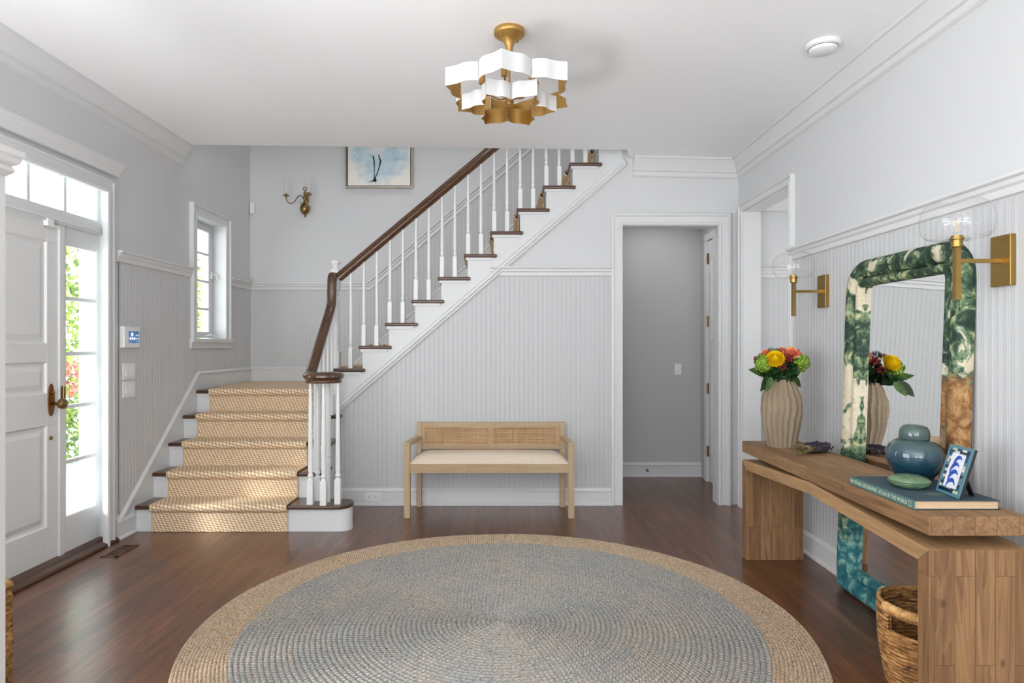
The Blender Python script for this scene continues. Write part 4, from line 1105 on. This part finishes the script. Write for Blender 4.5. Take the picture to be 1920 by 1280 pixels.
# ---------------------------------------------------------------- bouquet
bq = thing('flower_bouquet', 'bouquet of yellow, green, red and peach flowers standing in the tan vase', 'flowers', (vc_[0], vc_[1], vz+.30))
def flat_mat(name, c, c2=None, rough=.6):
    m = NT(name); m.set(Roughness=rough)
    m.col(m.ramp(m.noise(m.co(), 40, 3), [(.35, c), (.65, c2 or tuple(x*.8 for x in c))])); return m.m
MF = dict(yellow=flat_mat('yellow_petal', rgb(255, 228, 20), rgb(252, 214, 6)), green=flat_mat('lime_petal', rgb(150, 178, 56), rgb(98, 136, 34)), red=flat_mat('crimson_petal', rgb(140, 20, 26), rgb(96, 10, 18)),
          peach=flat_mat('peach_petal', rgb(246, 160, 120), rgb(214, 96, 72)), cream=flat_mat('cream_petal', rgb(240, 220, 150), rgb(232, 180, 120)), blue=flat_mat('blue_thistle', rgb(104, 124, 162), rgb(70, 84, 120)),
          leaf=flat_mat('dark_leaf', rgb(40, 72, 34), rgb(22, 48, 22), .45), leaf2=flat_mat('mid_leaf', rgb(84, 112, 56), rgb(58, 88, 40), .5), stem=flat_mat('stem_green', rgb(70, 96, 44)))
def petal_quad(m, c, d, up, L, W, curl=.3, mi=0):
    """leaf-like petal from c in direction d"""
    d = d.normalized(); s_ = d.cross(up); s_ = s_.normalized() if s_.length > .01 else d.cross(Vector((1, .2, 0))).normalized(); n__ = s_.cross(d)
    vs = []; K = 4
    for i in range(K+1):
        t_ = i/K; wd = W*math.sin(PI*(.12+.80*t_))**.8; p = c+d*L*t_+n__*(curl*L*t_*t_)
        vs += [p-s_*wd/2, p+n__*(-.12*wd), p+s_*wd/2]
    fs = []
    for i in range(K): b = 3*i; fs += [(b, b+1, b+4, b+3), (b+1, b+2, b+5, b+4)]
    m.add(vs, fs, mi)
rr = random.Random(11)
def fib(n, half=False):
    out = []
    for i in range(n):
        z = 1-(i+.5)/n*(1.25 if half else 2); a = i*2.39996; q = math.sqrt(max(0, 1-z*z)); out.append(Vector((q*math.cos(a), q*math.sin(a), z)))
    return out
def orient(v, n):
    return Vector((0, 0, 1)).rotation_difference(n) @ v
def chrysanth(c, nrm, r, mat, nm):
    m = MB()
    for i, d in enumerate(fib(230, True)):
        dd = orient(d, nrm); ln = r*(.5 if d.z > .8 else .62)
        petal_quad(m, c+dd*r*.42, (dd+nrm*.25).normalized(), nrm, ln, r*.20, .32)
    m.ball(c, r*.55, 12); return m.build(nm, mat, bq, smooth=70, recalc=False)
def hydrangea(c, r, mat, nm, n=120):
    m = MB()
    for d in fib(n):
        p = c+d*r*(.78+.3*rr.random()); u_ = d.cross(Vector((0, 0, 1))); u_ = u_.normalized() if u_.length > .05 else Vector((1, 0, 0)); v_ = d.cross(u_)
        a0 = rr.random()*3
        for k in range(4):
            a = a0+k*PI/2; dd = (u_*math.cos(a)+v_*math.sin(a)+d*.35); petal_quad(m, p, dd, d, r*.24, r*.22, .2)
    m.ball(c, r*.72, 12); return m.build(nm, mat, bq, smooth=70, recalc=False)
def rose(c, nrm, r, mats, nm):
    m = MB()
    for lay, (cnt, rad, tl) in enumerate(((3, .20, 1.3), (5, .42, 1.0), (6, .66, .7), (7, .9, .3))):
        for k in range(cnt):
            a = 2*PI*(k+.3*lay)/cnt; d0 = orient(Vector((math.cos(a)*.5, math.sin(a)*.5, tl)), nrm).normalized(); out = orient(Vector((math.cos(a), math.sin(a), 0)), nrm)
            petal_quad(m, c+out*rad*r*.5-nrm*r*.3, d0, out, r*1.0, r*.95, -.25+.1*lay, mi=(1 if lay > 2 and k % 2 else 0))
    m.ball(c-nrm*r*.2, r*.42, 10); return m.build(nm, mats, bq, smooth=70, recalc=False)
def leaf(c, d, up, L, W, mat, curl=-.2):
    m = MB(); petal_quad(m, c, d, up, L, W, curl)
    vs = m.v; m2 = MB(); d = d.normalized(); s_ = d.cross(up).normalized(); n__ = s_.cross(d); K = 10; v2 = []
    for i in range(K+1):
        t_ = i/K; wd = W*(math.sin(PI*t_**.8)**.85 if 0 < t_ < 1 else .02); p = c+d*L*t_+n__*(curl*L*t_*t_)
        se = 1+.06*(i % 2)
        v2 += [p-s_*wd/2*se+n__*.05*wd, p-n__*(.10*wd), p+s_*wd/2*se+n__*.05*wd]
    fs = []
    for i in range(K): b = 3*i; fs += [(b, b+1, b+4, b+3), (b+1, b+2, b+5, b+4)]
    m2.add(v2, fs); return m2.build('leaf', mat, bq, smooth=60, recalc=False)
def bp(x, y, Y): return px(x, y, Y)
camd = Vector((-.39, -.9, .25)).normalized()
chrysanth(bp(1453.5, 675, 3.37), (camd+V(0, 0, .5)).normalized(), .050, MF['yellow'], 'yellow_chrysanthemum')
chrysanth(bp(1462, 682, 3.54), V(.85, .45, .35).normalized(), .046, MF['yellow'], 'yellow_chrysanthemum')
hydrangea(bp(1432, 681, 3.40), .043, MF['green'], 'green_hydrangea')
hydrangea(bp(1499, 680, 3.44), .046, MF['green'], 'green_hydrangea')
hydrangea(bp(1478, 680, 3.53), .040, MF['green'], 'green_hydrangea', 50)
rose(bp(1484, 663, 3.42), (camd+V(.2, 0, .9)).normalized(), .036, [MF['peach'], MF['cream']], 'peach_rose')
rose(bp(1468, 660, 3.46), V(0, -.3, 1).normalized(), .034, [MF['peach'], MF['cream']], 'peach_rose')
rose(bp(1436, 663, 3.44), V(-.4, -.4, 1).normalized(), .026, [MF['peach'], MF['cream']], 'peach_rose')
rose(bp(1484, 659, 3.50), V(.3, .3, 1).normalized(), .034, [MF['cream'], MF['peach']], 'cream_rose')
def cluster(c, r, mat, nm, n=22):
    m = MB()
    for k in range(n):
        d = Vector((rr.gauss(0, 1), rr.gauss(0, 1), rr.gauss(0, 1))).normalized()*r*rr.random()**.5; m.ball(c+d, r*.24, 8)
        petal_quad(m, c+d, d+V(0, 0, .01), V(0, 0, 1), r*.5, r*.3, .3)
    return m.build(nm, mat, bq, smooth=60, recalc=False)
cluster(bp(1477, 672, 3.39), .030, MF['red'], 'red_flower', 34); cluster(bp(1466, 687, 3.38), .024, MF['red'], 'red_flower'); cluster(bp(1417, 675, 3.44), .020, MF['red'], 'red_flower')
cluster(bp(1488, 676, 3.52), .028, MF['red'], 'red_flower')
m = MB(); c = bp(1456, 660, 3.45)
for d in fib(70): petal_quad(m, c+d*.008, d, V(0, 0, 1) if abs(d.z) < .9 else V(1, 0, 0), .020, .004, 0)
m.build('blue_thistle', MF['blue'], bq, recalc=False)
for (x, y, Y) in ((1443, 661, 3.44), (1446, 657, 3.46), (1427, 668, 3.45)):
    m = MB(); c = bp(x, y, Y)
    for d in fib(40): petal_quad(m, c+d*.006, d+V(0, 0, .4), V(1, 0, 0), .016, .004, 0)
    m.build('bud_sprig', MF['leaf2'], bq, recalc=False)
cN = V(vc_[0], vc_[1], vz+.355)
def leafto(x0, y0, Y0, x1, y1, Y1, W, mat, curl=-.15):
    a, b = bp(x0, y0, Y0), bp(x1, y1, Y1); leaf(a, b-a, V(-.3, -.75, .55), (b-a).length, W, mat, curl)
leafto(1440, 702, 3.42, 1402, 694, 3.38, .055, MF['leaf2'], .05)
a, b = bp(1440, 705, 3.36), bp(1429, 733, 3.30); leaf(a, b-a, V(.5, -1, .0), (b-a).length, .05, MF['leaf'], -.1)
a, b = bp(1447, 707, 3.36), bp(1438, 733, 3.31); leaf(a, b-a, V(.2, -1, .1), (b-a).length, .04, MF['leaf2'], -.1)
for (x0, y0, x1, y1, W, mt) in ((1445, 712, 1430, 700, .05, 'leaf'), (1450, 714, 1466, 692, .06, 'leaf'), (1462, 714, 1484, 698, .06, 'leaf'), (1470, 712, 1492, 706, .045, 'leaf'), (1472, 708, 1492, 690, .05, 'leaf'), (1440, 704, 1456, 694, .05, 'leaf'), (1476, 702, 1500, 694, .035, 'leaf2'), (1455, 712, 1445, 694, .055, 'leaf'),
                             (1480, 700, 1489, 715, .025, 'leaf2'), (1462, 712, 1462, 690, .06, 'leaf')):
    leafto(x0, y0, 3.42, x1, y1, 3.36, W, MF[mt]); leafto(x0, y0, 3.46, x1+4, y1, 3.52, W, MF[mt])
a, b = bp(1478, 702, 3.48), bp(1500, 722, 3.56); leaf(a, b-a, V(.5, .8, .2), (b-a).length, .05, MF['leaf2'], -.1)
m = MB()
for k in range(9): a = 2*PI*k/9; m.tube([cN+V(.02*math.cos(a), .02*math.sin(a), -.09), cN+V(.035*math.cos(a), .035*math.sin(a), .0), cN+V(.06*math.cos(a), .06*math.sin(a), .07)], .003, 6)
m.ball(cN+V(0, 0, .02), .045, 12, sq=(1, 1, .7)); m.build('stems', MF['leaf'], bq, smooth=60)
m = MB(); cF = cN+V(.005, .02, .055)
for d in fib(150):
    if d.z > -.75: petal_quad(m, cF+V(d.x*.062, d.y*.062, d.z*.045), (d+V(rr.uniform(-.5, .5), rr.uniform(-.5, .5), rr.uniform(-.3, .5))).normalized(), d, .034, .020, .2)
m.ball(cF, .055, 12, sq=(1, 1, .7)); o = m.build('foliage', MF['leaf'], bq, smooth=70, recalc=False); o['kind'] = 'stuff'

# ---------------------------------------------------------------- lavender bundle
lv = thing('lavender_bundle', 'dried dark lavender bundle lying beside the ribbed vase', 'dried flowers', (1.56, 3.2, vz))
a = V(1.435, 3.13, vz+.035); b = V(1.60, 3.26, vz+.030); ax = (b-a).normalized(); s_ = ax.cross(V(0, 0, 1)); u_ = V(0, 0, 1)
M_STEM = flat_mat('dry_stem', rgb(160, 140, 100), rgb(110, 92, 62), .9); M_LAV = flat_mat('dried_lavender', rgb(66, 58, 72), rgb(34, 30, 40), .9)
m = MB(); ml = MB(); rl = random.Random(3)
for k in range(170):
    q = rl.random()*2*PI; r0 = .029*rl.random()**.5; p0 = a-ax*rl.random()*.018+s_*r0*1.35*math.cos(q)+u_*r0*math.sin(q)*.9
    mid = a+ax*.055+s_*r0*.45*math.cos(q)+u_*(r0*.45*math.sin(q)-.004); q2 = q+rl.uniform(-.3, .3)
    L = rl.uniform(.12, .235); r2 = r0*1.35
    e = a+ax*L+s_*r2*1.3*math.cos(q2)+u_*(r2*math.sin(q2)*.6-.004); e.z = max(e.z, vz+.009)
    m.tube([p0, mid, e], .0014, 5)
    for i in range(5):
        c = mid.lerp(e, .45+.55*i/4); ml.ball(c+V(rl.uniform(-.003, .003), rl.uniform(-.003, .003), rl.uniform(-.001, .003)), .0058, 6, sq=(1, 1, 1))
m.build('stems', M_STEM, lv, smooth=60); o = ml.build('flower_heads', M_LAV, lv, smooth=60, recalc=False); o['label'] = 'dark purple dried flower heads'
m = MB(); cc = a+ax*.05
for k in range(3): m.tube([cc+ax*.004*k+s_*.018*math.cos(t_)+u_*(.015*math.sin(t_)-.004) for t_ in [2*PI*i/18 for i in range(18)]], .002, 6, closed=True)
m.build('twine', M_STEM, lv, smooth=60)

# ---------------------------------------------------------------- atlas
BX0, BX1, BY0, BY1, BZ = 1.340, 1.626, 2.105, 2.50, vz+.0005
bk = thing('atlas_book', 'large blue green cloth bound world atlas lying flat under the ginger jar', 'book', (1.48, 2.3, BZ))
clo = NT('book_cloth'); clo.set(Roughness=.7); clo.col(clo.mix(clo.noise(clo.co(), 6, 3), rgb(50, 70, 80), rgb(62, 84, 92))); clo.bump(clo.noise(clo.co(), 500, 2), .25, .0008)
clo2 = NT('book_cloth_spine'); clo2.set(Roughness=.7); clo2.col(clo2.mix(clo2.noise(clo2.co(), 8, 3), rgb(70, 108, 104), rgb(84, 118, 110))); clo2.bump(clo2.noise(clo2.co(), 500, 2), .25, .0008)
m = MB().box(BX0+.004, BX1, BY0, BY1, BZ, BZ+.0025); m.box(BX0+.004, BX1, BY0, BY1, BZ+.0275, BZ+.030); m.build('cover', clo.m, bk, bevel=.0008)
m = MB().box(BX0, BX0+.004, BY0, BY1, BZ, BZ+.030); o = m.build('spine', clo2.m, bk, bevel=.002); o['label'] = 'blue green spine with cream lettering'
pg = NT('page_block'); pg.set(Roughness=.9); wv = pg.noise(pg.co((1, 1, 600)), 1, 1); pg.col(pg.ramp(wv, [(.3, rgb(196, 166, 128)), (.7, rgb(226, 200, 164))]))
MB().box(BX0+.005, BX1-.006, BY0+.006, BY1-.006, BZ+.0025, BZ+.0275).build('pages', pg.m, bk)
M_LET = paint('cream_lettering', rgb(196, 204, 176), .6)
def text_obj(body, size, mat, parent, rotm, loc, name, sx=1.0):
    cu = bpy.data.curves.new('t', 'FONT'); cu.body = body; cu.size = size; cu.extrude = .0002; cu.align_x = 'CENTER'; cu.align_y = 'CENTER'
    to = bpy.data.objects.new('t', cu); C.objects.link(to); dg = bpy.context.evaluated_depsgraph_get(); me = bpy.data.meshes.new_from_object(to.evaluated_get(dg))
    bpy.data.objects.remove(to); me.transform(Matrix.Diagonal((sx, 1, 1, 1))); me.transform(rotm.to_4x4()); me.transform(Matrix.Translation(Vector(loc)-wloc(parent)))
    me.name = name; me.materials.clear(); me.materials.append(mat); o = bpy.data.objects.new(name, me); C.objects.link(o); o.parent = parent; return o
# text runs from the far end (+Y) to the near end (-Y), facing -X, upright
rot = Matrix(((0, 0, -1), (-1, 0, 0), (0, 1, 0)))
text_obj('NATIONAL GEOGRAPHIC  ATLAS OF THE WORLD', .0195, M_LET, o, rot, (BX0-.0003, 2.318, BZ+.015), 'spine_lettering', .80)
m = MB(); m.sweep([(BX0-.0002, 2.133, BZ+.006), (BX0-.0002, 2.133, BZ+.024), (BX0-.0002, 2.122, BZ+.024), (BX0-.0002, 2.122, BZ+.006)], (-1, 0, 0), [(0, 0), (.0003, 0), (.0003, .0015), (0, .0015)], closed=True)
m.build('spine_emblem', M_LET, o)
M_EMB = paint('dull_gilt', rgb(104, 108, 92), .6)
m = MB(); ex, ey, ez = 1.47, 2.20, BZ+.0302
for rr_ in (.020, .026): m.tube([(ex+rr_*math.cos(t_), ey+rr_*.8*math.sin(t_), ez) for t_ in [2*PI*i/28 for i in range(28)]], .0006, 4, closed=True)
for k in range(3): m.tube([(ex-.035, ey-.012+.012*k, ez), (ex+.035, ey-.012+.012*k, ez)], .0006, 4)
m.build('cover_emblem', M_EMB, bk)

# ---------------------------------------------------------------- ginger jar
BT = BZ+.030
gj = NT('blue_glaze'); gj.set(Roughness=.06, Coat_Weight=.6, Coat_Roughness=.03)
sep = gj.n('ShaderNodeSeparateXYZ'); gj.l(gj.co(), sep.inputs[0]); nz = gj.noise(gj.co(), 14, 4)
zz = gj.math('ADD', sep.outputs[2], gj.math('MULTIPLY', gj.math('SUBTRACT', nz, .5), .04))
mp_ = gj.n('ShaderNodeMapRange'); mp_.inputs['From Max'].default_value = .22; gj.l(zz, mp_.inputs[0])
gj.col(gj.ramp(mp_.outputs[0], [(.0, rgb(10, 30, 44)), (.28, rgb(20, 54, 70)), (.48, rgb(46, 74, 86)), (.68, rgb(62, 84, 86)), (1, rgb(72, 94, 82))]))
jr = thing('ginger_jar', 'glossy blue green ginger jar with domed lid standing on the atlas', 'jar', (1.545, 2.425, BT))
m = MB().lathe([(.050, 0), (.055, .003), (.062, .012), (.077, .034), (.090, .060), (.0965, .085), (.0975, .102), (.094, .120), (.085, .136), (.070, .148), (.056, .1545), (.048, .156), (.044, .160), (.044, .164)], n=56)
m.build('jar_body', gj.m, jr, local=True, smooth=60)
m = MB().lathe([(.049, .157), (.051, .160), (.051, .180), (.048, .194), (.040, .205), (.025, .211), (.001, .213)], n=48); m.build('jar_lid', gj.m, jr, local=True, smooth=60)

# celadon box
cel = NT('celadon_glaze'); cel.set(Roughness=.22, Coat_Weight=.3); cel.col(cel.ramp(cel.noise(cel.co(), 30, 4), [(.3, rgb(84, 112, 82)), (.7, rgb(112, 138, 104))])); cel.bump(cel.noise(cel.co(), 60, 2), .15, .002)
cb = thing('trinket_box', 'small round green lidded box on the atlas in front of the ginger jar', 'box', (1.452, 2.308, BT))
MB().lathe([(.040, 0), (.044, .001), (.056, .008), (.066, .017), (.067, .021), (.064, .0235), (.001, .0235)], n=48).build('box_base', cel.m, cb, local=True, smooth=60)
MB().lathe([(.064, .0240), (.0675, .026), (.066, .030), (.055, .038), (.035, .044), (.015, .0465), (.001, .047)], n=48).build('box_lid', cel.m, cb, local=True, smooth=60)

# ---------------------------------------------------------------- small picture frame on the atlas
H_, W_, LN = .172, .128, math.atan2(.05, .165)
Rz = R(-5)
pf = thing('photo_frame', 'small mosaic edged frame with blue abstract print leaning on the atlas', 'picture frame', (1.505, 2.185, BT+.0012), (0, LN, Rz))
mo = NT('pearl_mosaic'); mo.set(Roughness=.2)
vo = mo.n('ShaderNodeTexBrick', offset=.4); sp = mo.n('ShaderNodeSeparateXYZ'); mo.l(mo.co(), sp.inputs[0]); cm = mo.n('ShaderNodeCombineXYZ'); mo.l(sp.outputs[1], cm.inputs[0]); mo.l(sp.outputs[2], cm.inputs[1]); mo.l(cm.outputs[0], vo.inputs['Vector'])
vo.inputs['Scale'].default_value = 1; vo.inputs['Brick Width'].default_value = .026; vo.inputs['Row Height'].default_value = .011; vo.inputs['Mortar Size'].default_value = .0003
vo.inputs['Color1'].default_value = (0, 0, 0, 1); vo.inputs['Color2'].default_value = (1, 1, 1, 1); vo.inputs['Mortar'].default_value = (.2, .2, .2, 1)
mo.col(mo.ramp(vo.outputs['Color'], [(.0, rgb(14, 34, 60)), (.25, rgb(30, 70, 104)), (.5, rgb(88, 120, 130)), (.72, rgb(186, 190, 160)), (.9, rgb(206, 206, 184))], 'CONSTANT'))
M_TEALF = paint('teal_frame', rgb(82, 126, 140), .3)
MB().box(0, .010, -W_/2, W_/2, 0, H_).build('backing', M_BLACK, pf, local=True, bevel=.001)
def fr(a, b, d0, d1, nm, mat):
    m = MB(); y0, y1, z0, z1 = -W_/2+a, W_/2-a, a, H_-a; w_ = b-a
    m.box(-d1, -d0, y0, y1, z0, z0+w_); m.box(-d1, -d0, y0, y1, z1-w_, z1); m.box(-d1, -d0, y0, y0+w_, z0+w_, z1-w_); m.box(-d1, -d0, y1-w_, y1, z0+w_, z1-w_)
    return m.build(nm, mat, pf, local=True)
fr(.0, .010, 0, .004, 'outer_border', M_TEALF); fr(.010, .026, 0, .0035, 'mosaic_border', mo.m)
pr = MB().box(-.002, 0, -W_/2+.026, W_/2-.026, .026, H_-.026).build('print', paint('print_paper', rgb(226, 226, 236), .4), pf, local=True)
M_BLU = paint('cobalt_ink', rgb(38, 82, 176), .45)
m = MB()
def blob(cy, cz_, ry, rz, rotd, x=-.0026, n=22, cut=0):
    pts = []
    for k in range(n):
        a = 2*PI*k/n; q = 1+.18*math.sin(2*a+cut)+.1*math.sin(3*a); y, z = ry*q*math.cos(a), rz*q*math.sin(a); c_, s__ = math.cos(R(rotd)), math.sin(R(rotd))
        pts.append((cy+y*c_-z*s__, cz_+y*s__+z*c_))
    m.prism(pts, 'x', x, -.002)
for (cy_0, cz_0, ra, wa, a0_, a1_) in ((-.004, .112, .022, .012, -30, 150), (.002, .086, .024, .013, -30, 150), (-.002, .058, .026, .014, -30, 150), (.0, .030, .024, .012, -10, 170)):
    K = 18; o1 = []; i1_ = []
    for k in range(K+1):
        t_ = R(a0_+(a1_-a0_)*k/K); wv_ = wa*math.sin(PI*min(1, .1+.85*k/K)); o1.append((cy_0+ra*math.cos(t_), cz_0+ra*1.25*math.sin(t_))); i1_.append((cy_0+(ra-wv_)*math.cos(t_), cz_0+(ra-wv_)*1.25*math.sin(t_)))
    b_ = len(m.v); m.v += [(-.0026, a_, c_) for a_, c_ in o1+i1_]; m.f += [(b_+k, b_+k+1, b_+K+2+k, b_+K+1+k) for k in range(K)]; m.mi += [0]*K
m.build('blue_shapes', M_BLU, pr, local=True)
MB().obox((.042, 0, .065), (.003, .03, .125), Matrix.Rotation(R(-38), 3, 'Y')).build('easel_stand', M_BLACK, pf, local=True)

# ---------------------------------------------------------------- baskets
def basket_mat(name, c1, c2, c3, zs=110):
    m = NT(name); m.set(Roughness=.8)
    n1 = m.noise(m.co((18, 18, zs)), 1.0, 3, .6, .6); n2 = m.noise(m.co(), 60, 3)
    m.col(m.ramp(m.math('ADD', m.math('MULTIPLY', n1, .75), m.math('MULTIPLY', n2, .25)), [(.36, c1), (.5, c2), (.64, c3)])); m.bump(n1, .8, .004); return m.m
M_SEA = basket_mat('seagrass', rgb(70, 44, 20), rgb(158, 110, 60), rgb(206, 160, 100))
M_ROPE = basket_mat('chunky_rope', rgb(90, 60, 28), rgb(160, 116, 62), rgb(210, 170, 112), 60)
bs = thing('basket', 'round brown seagrass basket under the near end of the console table', 'basket', (1.492, 2.262, 0))
NZ, NA = 66, 84; BH = .285; m = MB(); vs = []; fs = []
def br_(z): return .128+.024*math.sin(PI*min(1, z/BH)*.62+.15)+.010*(z/BH)
rb_ = random.Random(2)
for side in (0, 1):
    for j in range(NZ+1):
        z = BH*j/NZ
        for k in range(NA):
            a = 2*PI*k/NA; r = br_(z)-(.012 if side else 0)+.0028*math.sin(PI*j/1.5)*(1 if not side else .6)+.0012*math.sin(31*a+j*2.1)+rb_.uniform(-.0008, .0008)
            vs.append((r*math.cos(a), r*math.sin(a), z))
hole = lambda k, j: any(abs(((360*k/NA-c+180) % 360)-180) < 19 for c in (205, 25)) and .20 < BH*j/NZ < .258
for side in (0, 1):
    b = side*(NZ+1)*NA
    for j in range(NZ):
        for k in range(NA):
            if not hole(k, j): fs.append((b+j*NA+k, b+j*NA+(k+1) % NA, b+(j+1)*NA+(k+1) % NA, b+(j+1)*NA+k))
fs.append(tuple(range(NA)))
m.add(vs, fs); m.build('basket_body', M_SEA, bs, local=True, smooth=50, recalc=False)
m = MB(); m.tube([((br_(BH)-.005)*math.cos(t_), (br_(BH)-.005)*math.sin(t_), BH) for t_ in [2*PI*k/60 for k in range(60)]], .009, 8, closed=True); m.build('rim', M_SEA, bs, local=True, smooth=60)
for c0 in (205, 25):
    m = MB(); N = 70; path = []; rs = []
    for k in range(N+1): t_ = R(c0-24+48*k/N); path.append(((br_(BH)-.003)*math.cos(t_), (br_(BH)-.003)*math.sin(t_), BH-.004)); rs.append(.0155+.0022*math.sin(k*2*PI/5))
    m.tube(path, rs, 12); m.build('handle', basket_mat('wrapped_handle', rgb(150, 100, 52), rgb(196, 150, 92), rgb(220, 180, 124), 20), bs, local=True, smooth=60)
# square rope basket at the left edge
sb = thing('rope_basket', 'tall square woven rope basket at the left edge behind the pilaster', 'basket', (-1.937, 2.178, 0))
m = MB(); hw = .155; hh = .335; vs = []; fs = []; NZ = 40; per = []
NS = 26
for s__ in range(4):
    for k in range(NS):
        t_ = -1+2*k/NS; rd = .03
        x, y = {0: (t_, -1), 1: (1, t_), 2: (-t_, 1), 3: (-1, -t_)}[s__]; 
        l_ = math.sqrt(x*x+y*y); f_ = min(1, 1.30/l_); per.append((x*hw*f_, y*hw*f_))
NP = len(per)
for side in (0, 1):
    for j in range(NZ+1):
        z = hh*j/NZ
        for k, (x, y) in enumerate(per):
            q = 1+.012*math.sin(PI*z/hh)-(.10 if side else 0)+.018*math.sin(k*1.57+(j//2)*PI)*(1 if j % 2 else .4)
            vs.append((x*q, y*q, z))
for side in (0, 1):
    b = side*(NZ+1)*NP
    for j in range(NZ):
        for k in range(NP): fs.append((b+j*NP+k, b+j*NP+(k+1) % NP, b+(j+1)*NP+(k+1) % NP, b+(j+1)*NP+k))
fs.append(tuple(range(NP))); m.add(vs, fs); m.build('basket_body', M_ROPE, sb, local=True, smooth=60, recalc=False)
m = MB(); m.tube([(x*.95, y*.95, hh) for x, y in per], [.014+.003*math.sin(k*1.9) for k in range(NP)], 8, closed=True); m.build('rim', M_ROPE, sb, local=True, smooth=60)

# ---------------------------------------------------------------- outside
M_PORCH = paint('porch_white', (.80, .82, .84), .5)
struct(MB().box(-9, XL-.16, -4, 12, -.12, -.02).build('ground', paint('porch_floor', (.62, .66, .66), .5)))
struct(MB().box(-4.4, XL-.15, -3, 9, 2.75, 2.85).build('porch_ceiling', M_PORCH))
struct(MB().box(-4.4, -4.2, -3, 9, 2.42, 2.75).build('porch_beam', M_PORCH))
for i, (cx, cy, lab) in enumerate(((-3.40, 5.55, 'white square porch column seen through the sidelight panes'), (-3.50, 7.9, 'white square porch column seen through the stair window'))):
    m = MB(); sq(m, cx, cy, [(.22, -.02), (.22, .16), (.19, .19), (.185, .2), (.185, 2.55), (.21, 2.6), (.21, 2.75)])
    tag(m.build('porch_column', M_PORCH, origin=(cx, cy, -.02)), lab, 'column', 'white porch columns')
M_HEDGE = flat_mat('hedge_leaves', rgb(196, 206, 100), rgb(96, 130, 50), .6); M_HEDGE2 = flat_mat('hedge_leaves_dark', rgb(120, 150, 60), rgb(60, 90, 36), .6); M_PINK = flat_mat('pink_blossom', rgb(214, 130, 120), rgb(180, 90, 80))
rh = random.Random(21)
def hedge(name, label, x0, x1, y0, y1, z0, z1, cnt, mats, size=.07):
    m = MB()
    for k in range(cnt):
        p = V(rh.uniform(x0, x1), rh.uniform(y0, y1), rh.uniform(z0, z1)); d = V(rh.gauss(0, 1), rh.gauss(0, 1), rh.gauss(0, 1)).normalized(); u = d.cross(V(rh.random(), rh.random(), 1)).normalized(); s2 = size*rh.uniform(.6, 1.3)
        m.add([p, p+d*s2*.5+u*s2*.3, p+d*s2, p+d*s2*.5-u*s2*.3], [(0, 1, 2, 3)], 0 if rh.random() < .72 else 1)
    return tag(m.build(name, mats, origin=((x0+x1)/2, (y0+y1)/2, z0), recalc=False), label, 'plant')
hedge('tall_hedge', 'tall sunlit green hedge outside beyond the porch', -6.6, -5.6, 5.0, 14, 0, 3.3, 15000, [M_HEDGE, M_HEDGE2], .13)
hedge('flowering_shrub', 'low shrub with pink blossoms outside the sidelight', -4.75, -4.45, 6.1, 7.2, .70, 1.02, 700, [M_PINK, M_HEDGE], .07)
hedge('leafy_shrub', 'low green leafy shrub outside the sidelight', -4.8, -4.45, 6.1, 7.4, 0, .5, 900, [M_HEDGE2, M_HEDGE], .08)

# ---------------------------------------------------------------- bring the plan to metres
done = set()
for o in list(bpy.data.objects):
    o.location = o.location*S
    if o.type == 'MESH' and o.data.name not in done:
        o.data.transform(Matrix.Scale(S, 4)); done.add(o.data.name)
    for md in o.modifiers:
        if md.type == 'BEVEL': md.width *= S
    if o.type == 'LIGHT' and o.data.type == 'AREA':
        o.data.size *= S; o.data.size_y *= S; o.data.energy *= S*S
